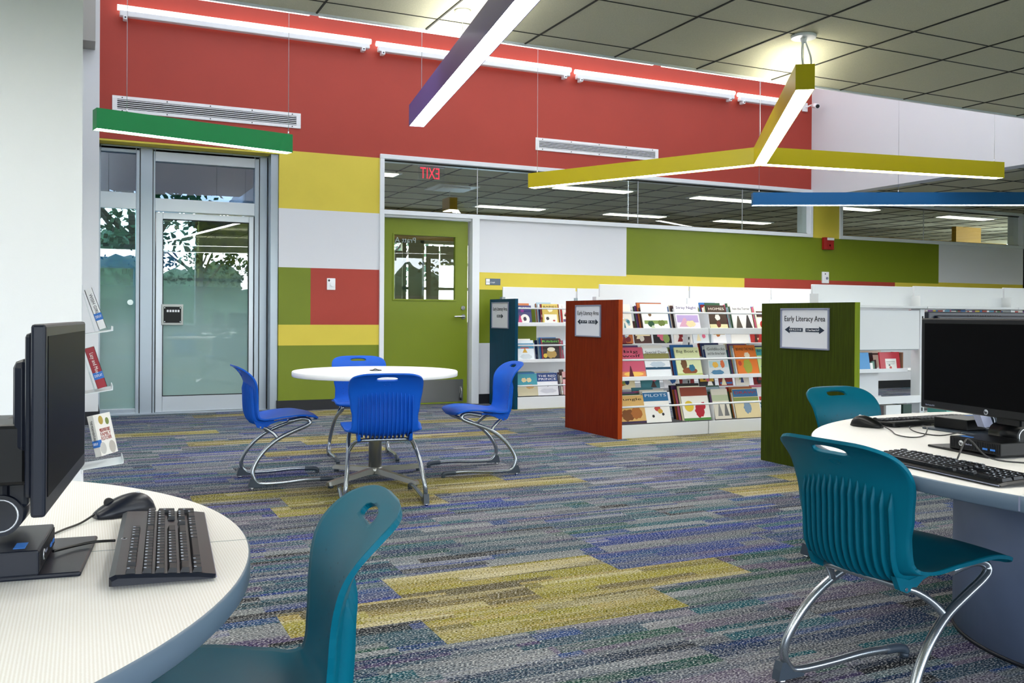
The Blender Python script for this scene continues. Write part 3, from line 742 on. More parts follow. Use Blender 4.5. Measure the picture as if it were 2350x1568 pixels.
# yellow three-armed
J = Vector((5.43, 6.42)); Lp = Vector((4.30, 8.70)); Rp = Vector((8.0, 6.0)); Np = Vector((3.87, 4.18))
ty = pendant('pendant_light', 'yellow three-armed star pendant light', [(J, Lp), (J, Rp), (J, Np)], 'lamp_yellow',
             [(4.33, 8.62, 4.9), (5.50, 6.5, 4.9), (7.93, 6.01, 4.9), (3.93, 4.26, ZC)], J, True, [(3.93, 4.26, .075, ZC)])
for s in (-1, 1):
    c = MB(); c.tube([(3.93+s*.006, 4.26, ZC-.02), (3.93+s*.02, 4.25, 2.65), (3.93+s*.035, 4.235, 2.58), (3.93+s*.03, 4.23, 2.50)], .005, 'vent_white', seg=8); c.build('power_cord', ty)
c = MB(); c.cyl((3.93, 4.26, ZC-.018), (3.93, 4.26, ZC-.05), .02, 'vent_white', r1=.012); c.build('cord_grip', ty)
# blue
pendant('pendant_light', 'long blue box pendant light hanging beyond the yellow one', [(Vector((7.33, 8.80)), Vector((11.4, 6.6)))], 'lamp_blue', [(7.40, 8.76, 4.9), (8.85, 7.98, 4.9)], (9, 8))
# green
pendant('pendant_light', 'green box pendant light hanging in front of the glass entrance', [(Vector((.08, 7.40)), Vector((1.575, 7.76)))], 'lamp_green', [(1.56, 7.75, 4.9), (.3, 7.45, 4.9)], (.8, 7.6))

for i, (x, y) in enumerate(((-1.0, 2.75), (-1.7, 1.2), (2.5, .9), (-3.2, -.6), (-.8, -2.2), (2.6, -1.2), (6.2, .4), (9.6, 1.8), (6.0, -2.6), (12.0, 4.6), (-3.0, 2.6))):  # extra lamps added out of view to brighten the foreground
    pendant('pendant_light', ['white', 'pale'][0] + ' box fill light, added out of view, ' + ['first', 'second', 'third', 'fourth', 'fifth', 'sixth', 'seventh', 'eighth', 'ninth', 'tenth', 'eleventh'][i] + ' of the row', [(Vector((x-1.1, y-.3)), Vector((x+1.1, y+.3)))], 'frame_white', [(x, y, ZC)], (x, y), True)

# ---------------------------------------------------------------- chairs
def shell_profile():
    # (y, z) from the front lip of the seat to the top of the back; inner (sitting) surface
    return catmull([(.215, .380, 0), (.206, .402, 0), (.175, .418, 0), (.10, .421, 0), (.0, .404, 0), (-.08, .386, 0), (-.130, .378, 0), (-.168, .390, 0), (-.187, .432, 0), (-.192, .485, 0),
                    (-.193, .540, 0), (-.198, .592, 0), (-.213, .640, 0), (-.240, .684, 0), (-.270, .710, 0), (-.287, .716, 0)], 12)
def chair_shell_mesh(plastic, name):
    P = shell_profile(); P = [(p.x, p.y) for p in P]
    S_ = [0]
    for a, c in zip(P[:-1], P[1:]): S_.append(S_[-1]+math.hypot(c[0]-a[0], c[1]-a[1]))
    LEN = S_[-1]
    def at(s):
        s = max(0, min(LEN, s))
        for i in range(len(S_)-1):
            if S_[i+1] >= s:
                t = (s-S_[i])/(S_[i+1]-S_[i]); a, c = P[i], P[i+1]
                y, z = a[0]+(c[0]-a[0])*t, a[1]+(c[1]-a[1])*t
                j0, j1 = max(0, i-2), min(len(P)-1, i+3)
                d = Vector((P[j1][0]-P[j0][0], P[j1][1]-P[j0][1])).normalized()
                return y, z, d
        return P[-1][0], P[-1][1], Vector((0, 1))
    WK = [(0, .205), (.05, .21), (.20, .218), (.32, .21), (.38, .192), (.44, .178), (.50, .176), (.56, .186), (.64, .198), (.75, .203), (1.2, .203)]
    def width(s):
        for (a, wa), (c, wc) in zip(WK[:-1], WK[1:]):
            if a <= s <= c:
                t = (s-a)/(c-a); t = t*t*(3-2*t); w = wa+(wc-wa)*t; break
        def rnd_(d, r, n): return (1-(1-min(1, d/r))**n)**(1/n)
        return w*rnd_(max(s, .0006), .07, 2.8)*rnd_(max(LEN-s, .0006), .13, 2.6)
    def curl(s):
        e = min(1, max(0, (LEN-s)/.15)); return curl_(s)*e*e*(3-2*e)
    def curl_(s):   # how strongly the edges rise towards the sitter
        t = s/LEN
        if t < .30: return -.016+.030*(t/.30)
        if t < .62: return .014+.022*((t-.30)/.32)
        return .036-.008*((t-.62)/.38)
    def point(u, s, off=0):
        y, z, d = at(s); n = Vector((-d.y, d.x)); 
        if n.y < 0 and s < LEN*.3: n = -n
        n = Vector((d.y, -d.x)) if s < 0 else n
        # inner normal: up on the seat, forward on the back
        inner = Vector((-d.y, d.x)); 
        if s < LEN*.5 and inner.y < 0: inner = -inner
        if s >= LEN*.5 and inner.x < 0: inner = -inner
        k = curl(s)*abs(u)**2.2 + off
        return Vector((u*width(s), y+inner.x*k, z+inner.y*k))
    nv, nu = 70, 28
    ss = []
    for i in range(nv+1):
        t = i/nv; ss.append(LEN*(.5-.5*math.cos(PI*t))*.55 + LEN*t*.45)
    b = MB(); grid = {}
    for side, off in ((0, 0), (1, -.009)):
        for i, s in enumerate(ss):
            for j in range(nu+1):
                u = -1+2*j/nu; u = math.copysign(abs(u)**.85, u)
                o2 = off*(1-.0*abs(u))
                grid[(side, i, j)] = b.bm.verts.new(point(u, s, o2))
    for side in (0, 1):
        for i in range(nv):
            for j in range(nu):
                q = [grid[(side, i, j)], grid[(side, i, j+1)], grid[(side, i+1, j+1)], grid[(side, i+1, j)]]
                f = b.face(q if side == 0 else q[::-1], plastic); f.smooth = True
    for i in range(nv):
        for j in (0, nu):
            f = b.face([grid[(0, i, j)], grid[(0, i+1, j)], grid[(1, i+1, j)], grid[(1, i, j)]], plastic)
    for j in range(nu):
        for i in (0, nv):
            b.face([grid[(0, i, j)], grid[(0, i, j+1)], grid[(1, i, j+1)], grid[(1, i, j)]], plastic)
    bmesh.ops.recalc_face_normals(b.bm, faces=b.bm.faces)
    me = bpy.data.meshes.new('tmp'); b.bm.to_mesh(me); me.materials.append(MATS[plastic]); b.bm.free()
    o = bpy.data.objects.new('tmp', me); COL.objects.link(o)
    # hand hole
    cs = LEN-.054; y, z, d = at(cs); c = MB()
    poly = []
    for k in range(32):
        a = 2*PI*k/32; x = math.copysign(abs(math.cos(a))**.6, math.cos(a))*.056; w = math.copysign(abs(math.sin(a))**.8, math.sin(a))*.0145
        poly.append((x, w + .004*(1-(x/.052)**2)))
    c.prism(poly, -.06, .06, plastic)
    ang = math.atan2(d.y, d.x)
    c.xform(Matrix.Translation((0, y, z)) @ Matrix.Rotation(ang-PI/2, 4, 'X'))
    bmesh.ops.recalc_face_normals(c.bm, faces=c.bm.faces)
    cm = bpy.data.meshes.new('cut'); c.bm.to_mesh(cm); c.bm.free(); co = bpy.data.objects.new('cut', cm); COL.objects.link(co)
    md = o.modifiers.new('b', 'BOOLEAN'); md.object = co; md.operation = 'DIFFERENCE'; md.solver = 'EXACT'
    dg = bpy.context.evaluated_depsgraph_get(); dg.update()
    res = bpy.data.meshes.new_from_object(o.evaluated_get(dg))
    bpy.data.objects.remove(o); bpy.data.objects.remove(co)
    b2 = MB(); bb = bmesh.new(); bb.from_mesh(res)
    for v in list(bb.verts): pass
    b2.merge(bb, plastic)
    # ribs on the outside
    for k in range(14):
        u = -.86+1.72*k/13
        s0 = LEN*.385; s1 = LEN*(.825-.045*abs(u)**2)
        prev = None; n = 26
        for i in range(n+1):
            s = s0+(s1-s0)*i/n; taper = min(1, (s1-s)/.035, 1)*min(1, .35+(s-s0)/.03)
            uu = u*(.90 if s > LEN*.5 else .90)
            w = width(LEN*.7)*uu/width(s)
            a = point(w, s, -.007); c_ = point(w, s, -.009-.016*max(0.05, taper)); t = .0021
            ring = [b2.bm.verts.new(a+Vector((-t, 0, 0))), b2.bm.verts.new(a+Vector((t, 0, 0))), b2.bm.verts.new(c_+Vector((t, 0, 0))), b2.bm.verts.new(c_+Vector((-t, 0, 0)))]
            if prev:
                for q in range(1, 4): 
                    f = b2.face([prev[q], prev[(q+1) % 4], ring[(q+1) % 4], ring[q]], plastic)
                    if f: f.smooth = True
            prev = ring
        if prev: b2.face(prev, plastic)
    # rows of small vent dots on the inner face of the back
    for i in range(9):
        s = LEN*(.60+.025*i)
        for j in range(7):
            if (i+j) % 2: continue
            u = -.66+1.32*j/6
            p = point(u, s, .0006); yy, zz, dd = at(s); M = Matrix.Translation(p) @ Matrix.Rotation(math.atan2(dd.y, dd.x)-PI/2, 4, 'X') 
            vs = [b2.bm.verts.new(M @ Vector((.0022*math.cos(a), 0, .0022*math.sin(a)))) for a in [2*PI*q/6 for q in range(6)]]
            b2.face(vs, 'dot_dark' if plastic != 'blue_plastic' else 'ink_navy')
    # raised maker's oval on the back
    s = LEN*.885; yy, zz, dd = at(s); p = point(0, s, -.0095)
    M = Matrix.Translation(p) @ Matrix.Rotation(math.atan2(dd.y, dd.x)-PI/2, 4, 'X')
    ring = [(.018*math.cos(a), 0, .009*math.sin(a)) for a in [2*PI*q/20 for q in range(21)]]
    b2.tube([M @ Vector(q) for q in ring], .0012, plastic, seg=5, sub=1, cap=False)
    # moulded side flanges below the seat
    for sx in (-1, 1):
        x = sx*.138
        b2.prism([(.13, .408), (.132, .393), (.11, .388), (.06, .392), (.02, .380), (-.03, .382), (-.08, .366), (-.10, .352), (-.135, .340), (-.16, .350), (-.176, .385), (-.13, .372), (0, .392)], x-.008, x+.008, plastic, axis='x')
        for yy, zz in ((.115, .397), (.02, .388), (-.140, .350)):
            b2.cyl((x+sx*.008, yy, zz), (x+sx*.0105, yy, zz), .005, 'chrome', seg=8)
    me = b2.mesh(name)
    return me
SHELL = {'blue': chair_shell_mesh('blue_plastic', 'seat_shell_blue'), 'teal': chair_shell_mesh('teal_plastic', 'seat_shell_teal')}
def make_chair(kind):
    t = thing('sled_base_chair', '', 'chair', (0, 0, 0))
    o = bpy.data.objects.new('seat_shell', SHELL[kind]); COL.objects.link(o); o.parent = t
    for s in (-1, 1):
        b = MB()
        b.tube([(s*.150, .02, .378), (s*.152, .10, .392), (s*.155, .142, .384), (s*.160, .148, .364), (s*.166, .115, .345), (s*.176, .04, .318), (s*.184, -.042, .282), (s*.193, -.11, .232), (s*.201, -.16, .175), (s*.208, -.190, .12),
                (s*.213, -.194, .078), (s*.215, -.176, .044), (s*.216, -.140, .027), (s*.216, -.02, .026), (s*.212, .12, .033), (s*.206, .245, .029)], .0125, 'chair_tube', seg=12, sub=5)
        leg = b.build('leg', t, True)
        g = MB(); g.tube([(s*.209, .20, .030), (s*.206, .25, .029), (s*.204, .275, .024), (s*.203, .282, .013)], .0140, 'tube_cap', seg=10, sub=3)
        g.cyl((s*.2035, .280, .0), (s*.2035, .280, .012), .013, 'tube_cap', seg=12); g.build('front_glide', leg, True)
        g = MB(); g.prism([(-.222, .012), (-.130, .012), (-.126, .020), (-.165, .030), (-.195, .060), (-.208, .062), (-.216, .04)], s*.216-.0145, s*.216+.0145, 'tube_cap', axis='x')
        g.cyl((s*.216, -.200, .0), (s*.216, -.200, .013), .013, 'chrome', seg=12); g.build('rear_glide', leg, True)
    b = MB()
    b.tube([(-.180, -.045, .285), (-.168, -.065, .310), (-.150, -.10, .338), (-.125, -.125, .348), (-.06, -.13, .350), (.06, -.13, .350), (.125, -.125, .348), (.150, -.10, .338), (.168, -.065, .310), (.180, -.045, .285)], .0100, 'chair_tube', seg=10, sub=4)
    b.build('brace', t, True)
    return t
PROTO = {}
def put_chair(kind, x, y, heading, label, group):
    if kind not in PROTO: o = PROTO[kind] = make_chair(kind)
    else: o = copy_tree(PROTO[kind])
    o.location = (x, y, 0); o.rotation_euler = (0, 0, math.radians(heading)-PI/2)
    o['label'] = label; o['category'] = 'chair'; o['group'] = group
    return o
put_chair('blue', 1.497, 4.87, 80, 'blue plastic chair at the round table, its ribbed back turned to the viewer', 'blue chairs around the round table')
put_chair('blue', 1.10, 5.68, 0, 'blue plastic chair seen side on, pulled out from the table near the glass entrance', 'blue chairs around the round table')
put_chair('blue', 2.36, 5.55, 173, 'blue plastic chair seen side on between the round table and the bookshelves', 'blue chairs around the round table')
put_chair('blue', 1.82, 6.38, -98, 'blue plastic chair on the far side, mostly hidden behind the round table', 'blue chairs around the round table')
put_chair('teal', 1.978, 1.780, 2, 'teal plastic chair with ribbed back at the near edge of the computer table', 'teal chairs at the computer tables')
put_chair('teal', 3.02, 2.80, -87, 'teal plastic chair behind the computer table, only its back showing, against the green panel', 'teal chairs at the computer tables')
put_chair('teal', .195, 1.52, 172, 'teal plastic chair at the table with the mouse and keyboard, smooth seat lit from above', 'teal chairs at the computer tables')

# ---------------------------------------------------------------- round white table
def round_table():
    cx, cy, zt = 1.66, 5.53, .672
    t = thing('round_table', 'round white table with a grey column and four-armed foot', 'table', (cx, cy, 0))
    b = MB(); b.disc((cx, cy, zt), .51, .032, 'table_white'); b.build('tabletop', t)
    b = MB(); b.cyl((cx, cy, .05), (cx, cy, zt-.03), .040, 'steel', seg=28); b.cyl((cx, cy, zt-.045), (cx, cy, zt-.032), .12, 'steel', seg=28); b.cyl((cx, cy, .03), (cx, cy, .075), .047, 'steel', seg=28); b.build('column', t)
    for ang in (113, 212, 290, 27):
        a = math.radians(ang); M = Matrix.Translation((cx, cy, 0)) @ Matrix.Rotation(a, 4, 'Z')
        b = MB()
        P = [(.03, .030, .036, .07), (.12, .028, .034, .062), (.40, .020, .016, .040), (.415, .016, .016, .036)]
        rings = []
        for x, w, z0, z1 in P: rings.append([b.bm.verts.new(M @ Vector(q)) for q in ((x, -w, z0), (x, w, z0), (x, w*.6, z1), (x, -w*.6, z1))])
        for A, B in zip(rings[:-1], rings[1:]):
            for q in range(4): b.face([A[q], A[(q+1) % 4], B[(q+1) % 4], B[q]], 'steel')
        b.face(rings[0], 'steel'); b.face(rings[-1][::-1], 'steel')
        p = M @ Vector((.39, 0, 0)); b.cyl((p.x, p.y, 0), (p.x, p.y, .018), .016, 'tube_cap', seg=12)
        b.build('foot_arm', t)
    b = MB(); b.tube([(cx+.035*math.cos(q), cy+.035*math.sin(q), zt+.002) for q in [2*PI*i/20 for i in range(21)]], .003, 'black_plastic', seg=6, sub=1, cap=False)
    b.tube([(cx-.02, cy, zt+.003), (cx, cy+.01, zt+.010), (cx+.02, cy-.005, zt+.003)], .003, 'black_plastic', seg=6)
    b.cyl((cx, cy, zt), (cx, cy, zt+.002), .033, 'table_white'); b.build('cable_grommet', t)
round_table()

# ---------------------------------------------------------------- computer tables
ZD = .64
def computer_table(cx, cy, r, dcx, dcy, dr, label, seam):
    t = thing('computer_table', label, 'table', (cx, cy, 0))
    b = MB(); b.disc((cx, cy, ZD), r, .036, 'laminate', 'desk_edge', seg=160, bev=.003); b.build('tabletop', t)
    b = MB()
    for a in seam:
        M = Matrix.Translation((cx, cy, ZD)) @ Matrix.Rotation(math.radians(a), 4, 'Z'); b.box(.3, r-.001, -.0009, .0009, -.001, .0003, 'shelf_gray', 0, M)
        b.box(r-.001, r+.0006, -.002, .002, -.033, -.002, 'sign_frame', 0, M)
    b.build('seam', t)
    b = MB(); b.cyl((dcx, dcy, .0), (dcx, dcy, ZD-.036), dr, 'desk_drum', seg=96); b.build('pedestal', t)
    b = MB(); b.cyl((dcx, dcy, .0), (dcx, dcy, .012), dr+.004, 'base_dark', seg=96); b.build('pedestal_plinth', t)
computer_table(2.993, 1.458, 1.18, 3.04, 1.76, .55, 'large round white computer table with a grey drum pedestal on the right', [187])
computer_table(-.653, 1.650, .911, -.653, 1.65, .40, 'large round white computer table holding the keyboard beside the mouse on the left', [-4, 60])

# ---- keyboards: local frame, x along the length, y away from the user, z up
KEYS = []
def key_layout():
    u = .0188; out = []
    x0 = -.214; rows = [.058, .034, .0155, -.003, -.0215, -.040]
    def row(y, xs, start, z): 
        x = start
        for w in xs:
            if w < 0: x += -w*u; continue
            out.append((x+w*u/2, y, w*u, .0165)); x += w*u
    row(rows[0], [1, -1, 1, 1, 1, 1, -.5, 1, 1, 1, 1, -.5, 1, 1, 1, 1], x0, 0)
    row(rows[1], [1]*13+[2], x0, 0); row(rows[2], [1.5]+[1]*12+[1.5], x0, 0); row(rows[3], [1.75]+[1]*11+[2.25], x0, 0)
    row(rows[4], [2.25]+[1]*10+[2.75], x0, 0); row(rows[5], [1.25, 1.25, 1.25, 6.25, 1.25, 1.25, 1.25, 1.25], x0, 0)
    xn = x0+15.35*u
    for r in (rows[1], rows[2]): row(r, [1, 1, 1], xn, 0)
    row(rows[4], [-1, 1], xn, 0); row(rows[5], [1, 1, 1], xn, 0)
    xp = xn+3.35*u
    row(rows[1], [1]*4, xp, 0); row(rows[2], [1]*3, xp, 0); row(rows[3], [1]*3, xp, 0); row(rows[4], [1]*3, xp, 0); row(rows[5], [2, 1], xp, 0)
    out.append((xp+3.5*u, (rows[2]+rows[3])/2, u, .035)); out.append((xp+3.5*u, (rows[4]+rows[5])/2, u, .035))
    return out
LAY = key_layout()
KEYMESH = {}
def key_mesh(w, d):
    k = (round(w, 4), round(d, 4))
    if k not in KEYMESH:
        b = MB(); g = .0009; a, c = w/2-g, d/2-g; tz = .007
        A = [b.bm.verts.new(p) for p in ((-a, -c, 0), (a, -c, 0), (a, c, 0), (-a, c, 0))]
        B = [b.bm.verts.new(p) for p in ((-a+.0018, -c+.001, tz), (a-.0018, -c+.001, tz), (a-.0018, c-.0028, tz), (-a+.0018, c-.0028, tz))]
        for q in range(4): b.face([A[q], A[(q+1) % 4], B[(q+1) % 4], B[q]], 'key_plastic')
        b.face(B, 'key_plastic')
        if w < .05 and w < .03: b.box(-a+.004, -a+.0075, .001, .0045, tz, tz+.00012, 'key_mark')
        KEYMESH[k] = b.mesh('key')
    return KEYMESH[k]
def keyboard(x, y, z, deg, label, cord, body='navy_plastic'):
    t = thing('keyboard', label, 'keyboard', (x, y, z), math.radians(deg), 'computer keyboards')
    b = MB(); L, D = .445, .140; n0 = .010
    n0 = .009; prof = [(-D/2, .003), (-D/2, n0), (-D/2+.022, .0125), (D/2-.03, .0185), (D/2-.008, .0195), (D/2, .016), (D/2, .004)]
    xs = [-L/2, -L/2+.006, L/2-.006, L/2]; rings = []
    for i, xx in enumerate(xs):
        k = .0 if i in (1, 2) else .004
        rings.append([b.bm.verts.new((xx, p[0]*(1-k*2/D), p[1]-(k if p[1] > .008 else -k*.3))) for p in prof])
    for A, B in zip(rings[:-1], rings[1:]):
        for q in range(len(prof)): b.face([A[q], A[(q+1) % len(prof)], B[(q+1) % len(prof)], B[q]], body)
    b.face(rings[0], body); b.face(rings[-1][::-1], body)
    b.box(-L/2+.002, L/2-.002, -D/2-.0012, -D/2, .005, .0068, 'sign_frame')
    b.build('keyboard_body', t, True)
    for fx in (-.18, .18):
        f = MB(); f.cyl((fx, D/2-.02, 0), (fx, D/2-.02, .006), .008, 'black_plastic', seg=10); f.cyl((fx, -D/2+.02, 0), (fx, -D/2+.02, .005), .008, 'black_plastic', seg=10); f.build('rubber_feet', t, True)
    sl = math.atan2(.0062, .105)
    for kx, ky, w, d in LAY:
        o = bpy.data.objects.new('key', key_mesh(w, d*.9)); COL.objects.link(o); o.parent = t
        yy = (ky-.010)*.9; o.location = (kx, yy, .0118+(yy+.057)*.062); o.rotation_euler = (sl, 0, 0)
    lg = MB(); M = TM(0, .0595, .0193, sl); lg.cyl(M @ Vector((0, 0, 0)), M @ Vector((0, 0, .0006)), .0045, 'logo_silver', seg=20); lg.text('hp', .007, 'black_plastic', M @ Matrix.Translation((0, 0, .0009))); lg.build('logo', t, True)
    c = MB(); c.tube(cord, .0022, 'cable_black', seg=8, sub=6); c.build('cord', t)
    return t
keyboard(.122, 1.583, ZD, 85.5, 'black keyboard standing nearest the viewer beside a mouse on the left table', [(.05, 1.60, .655), (.02, 1.612, .653), (-.01, 1.60, .652), (-.038, 1.57, .654)])
keyboard(1.955, 1.600, ZD, -97, 'black keyboard in front of the small computer on the right table', [(2.06, 1.66, .656), (2.095, 1.665, .70), (2.11, 1.66, .70), (2.15, 1.63, .655), (2.22, 1.55, .649), (2.30, 1.46, .652), (2.38, 1.40, .66)], 'black_plastic')
keyboard(2.762, 2.372, ZD, 180, 'black keyboard on the far side of the right table, seen from behind', [(2.77, 2.300, .655), (2.75, 2.285, .652), (2.71, 2.275, .650), (2.67, 2.262, .650)], 'black_plastic')

def mouse(x, y, z, deg, label, cord, m='navy_plastic'):
    t = thing('computer_mouse', label, 'mouse', (x, y, z), math.radians(deg), 'computer mice')
    b = MB(); n, k = 22, 14; rings = []
    for i in range(n+1):
        tt = i/n; xx = -.056+.112*tt; w = .031*(max(.01, math.sin(PI*(tt*.93+.035)))**.45)*(1-.12*math.sin(PI*tt)); h = .036*max(.01, math.sin(PI*(tt**.72)*.95+.05))**.72*(1-.15*tt)+.004
        ring = []
        for j in range(k):
            a = PI*j/(k-1); ring.append(b.bm.verts.new((xx, -w*math.cos(a), .002+h*max(0, math.sin(a))**.8)))
        rings.append(ring)
    for A, B in zip(rings[:-1], rings[1:]):
        for j in range(k-1):
            f = b.face([A[j], A[j+1], B[j+1], B[j]], m); f.smooth = True
    b.face(rings[0], m); b.face(rings[-1][::-1], m); b.face([r[0] for r in rings] + [r[-1] for r in rings[::-1]], m)
    b.build('mouse_body', t, True)
    w = MB(); w.cyl((.030, -.0035, .0275), (.030, .0035, .0275), .0085, 'black_matte', seg=16); w.build('scroll_wheel', t, True)
    w = MB(); w.cyl((-.025, 0, .037), (-.025, 0, .0405), .004, 'logo_silver', seg=14); w.build('logo', t, True)
    c = MB(); c.tube(cord, .0019, 'cable_black', seg=8, sub=6); c.build('cord', t)
mouse(.075, 1.872, ZD, 180+22, 'black mouse standing behind the keyboard on the left table', [(.022, 1.845, .650), (.0, 1.815, .643), (-.025, 1.775, .643), (-.045, 1.74, .643), (-.06, 1.725, .645)])
mouse(2.475, 2.360, ZD, -75, 'black mouse beside the far keyboard on the right table', [(2.487, 2.30, .650), (2.455, 2.235, .643), (2.385, 2.15, .643), (2.375, 2.085, .643), (2.45, 2.10, .643), (2.57, 2.19, .652), (2.60, 2.24, .652), (2.54, 2.235, .650), (2.50, 2.17, .643), (2.50, 2.08, .643), (2.56, 2.05, .655)], 'black_plastic')

# ---- monitors.  local frame: screen faces -Y, x along its width, origin under the screen centre on the desk
def monitor(x, y, deg, label, zb, w=.508, h=.300, tilt=0, logo=True, body='black_plastic', mount=True, back_bulge=True):
    t = thing('computer_monitor', label, 'monitor', (x, y, ZD), math.radians(deg), 'computer monitors')
    zb -= ZD; M = Matrix.Translation((0, 0, zb)) @ Matrix.Rotation(-tilt, 4, 'X')
    b = MB(); b.box(-w/2, w/2, 0, .018, 0, h, body, .004, M); b.box(-w/2+.03, w/2-.03, .018, .030, .02, h-.012, body, .006, M)
    if back_bulge: b.box(-w*.30, w*.30, .03, .055, .07, h-.05, body, .012, M)
    b.build('monitor_case', t, True)
    s = MB(); s.box(-w/2+.017, w/2-.017, -.0008, .001, .024, h-.016, 'screen', 0, M); s.build('screen', t, True)
    v = MB()
    for i in range(14): v.box(-.08+i*.012, -.074+i*.012, .024, .03, h-.0135, h-.0115, 'vent_dark', 0, M)
    v.build('vent', t, True)
    if logo:
        l = MB(); l.cyl(M @ Vector((0, -.0005, .012)), M @ Vector((0, -.002, .012)), .0078, 'logo_silver', seg=24)
        l.text('hp', .0125, 'black_plastic', M @ TM(0, -.0025, .012, FRONT)); l.build('logo', t, True)
        l = MB(); l.text('EliteDisplay E221', .006, 'sign_frame', M @ TM(-w/2+.045, -.0012, .010, FRONT)); l.build('lettering', t, True)
    return t, M
def column_stand(t, base_y0, base_y1, bw, col_h, body, px=0.0, hz=.045):
    """flat base plate, upright column with hinge disc, parts of the monitor thing, local frame"""
    b = MB(); b.box(px-bw/2, px+bw/2, base_y0, max(base_y1, .19), .0, .007, body, .003); b.build('base_plate', t, True)
    b = MB(); b.box(px-.05, px+.05, .075, .115, hz-.012, col_h, body, .008); b.box(px-.03, px+.03, .165, .185, .007, hz+.04, body); b.box(px-.03, px+.03, .11, .175, hz+.02, hz+.04, body); b.box(px-.045, px+.045, .05, .08, col_h-.13, col_h-.03, body, .006); b.build('stand_column', t, True)
    b = MB(); b.cyl((px-.055, .085, hz), (px+.055, .085, hz), .030, body, seg=32)
    b.tube([(px+.0555, .085+.0235*math.cos(a), hz+.0235*math.sin(a)) for a in [2*PI*i/24 for i in range(25)]], .0016, 'logo_silver', seg=6, sub=1, cap=False)
    b.tube([(px-.0555, .085+.0235*math.cos(a), hz+.0235*math.sin(a)) for a in [2*PI*i/24 for i in range(25)]], .0016, 'logo_silver', seg=6, sub=1, cap=False)
    b.build('hinge', t, True)
def mini_pc(x, y, z, deg, label, body='black_plastic'):
    t = thing('mini_computer', label, 'computer', (x, y, z), math.radians(deg), 'mini computers on the monitor feet')
    b = MB(); b.box(-.0885, .0885, 0, .13, 0, .036, body, .003); b.build('case', t, True)
    g = MB()
    for i in range(30): g.box(-.083+i*.0057, -.0808+i*.0057, -.0012, 0, .006, .031, 'key_plastic')
    g.build('front_grille', t, True)
    l = MB(); l.cyl((.045-.09, -.001, .020), (.045-.09, -.0025, .020), .0078, 'logo_silver', seg=24); l.text('hp', .0125, 'black_plastic', TM(-.045, -.003, .020, FRONT)); l.build('logo', t, True)
    l = MB(); l.text('EliteDesk', .006, 'sign_frame', TM(-.018, -.0014, .019, FRONT)); l.build('lettering', t, True)
    for i in range(2):
        u = MB(); u.box(.030+i*.026, .046+i*.026, -.0022, -.0008, .012, .017, 'blue_mark'); u.build('port', t, True)
    s = MB(); s.box(-.07, -.035, .02, .035, .036, .0365, 'blue_mark'); s.build('sticker', t, True)
    return t
# right table, screen facing the viewer's side
mr, M_ = monitor(2.345, 1.796, -101.4, 'large black monitor with a dark screen at the edge of the right table', .740, w=.56, h=.280)
column_stand(mr, -.10, .13, .24, .30, 'black_plastic', .0)
mini_pc(2.25, 1.76, ZD+.0075, -96, 'small black computer box on the foot of the right monitor')
# far monitor seen from behind
mf, M_ = monitor(2.735, 2.13, 180, 'black monitor turned away, its grey top edge showing behind the right monitor', .755, h=.287, body='navy_plastic', logo=False)
column_stand(mf, -.12, .13, .24, .30, 'tube_cap', 0)
b = MB(); b.prism([(.02, .16), (.055, .16), (.11, .03), (.085, .03)], .06, .105, 'sign_frame', axis='x'); b.build('stand_arm', mf, True)
mini_pc(2.735, 2.228, ZD+.0075, 180, 'small black computer box on the foot of the far monitor')
# left table: seen nearly edge on
ml, M_ = monitor(-.018, 1.56, 83.7, 'black monitor seen almost edge on at the left table', .752, w=.44, h=.253, body='navy_plastic', logo=False)
column_stand(ml, -.03, .16, .23, .22, 'navy_plastic', .015, .082)
mini_pc(-.046, 1.545, ZD+.0075, 85, 'small dark computer box on the foot of the left monitor', 'navy_plastic')
b = MB(); b.box(-.20, -.06, .115, .20, .10, .255, 'navy_plastic', .008); b.box(-.13, -.04, .036, .115, .14, .225, 'black_plastic', .006)
b.build('mounting_block', ml, True)

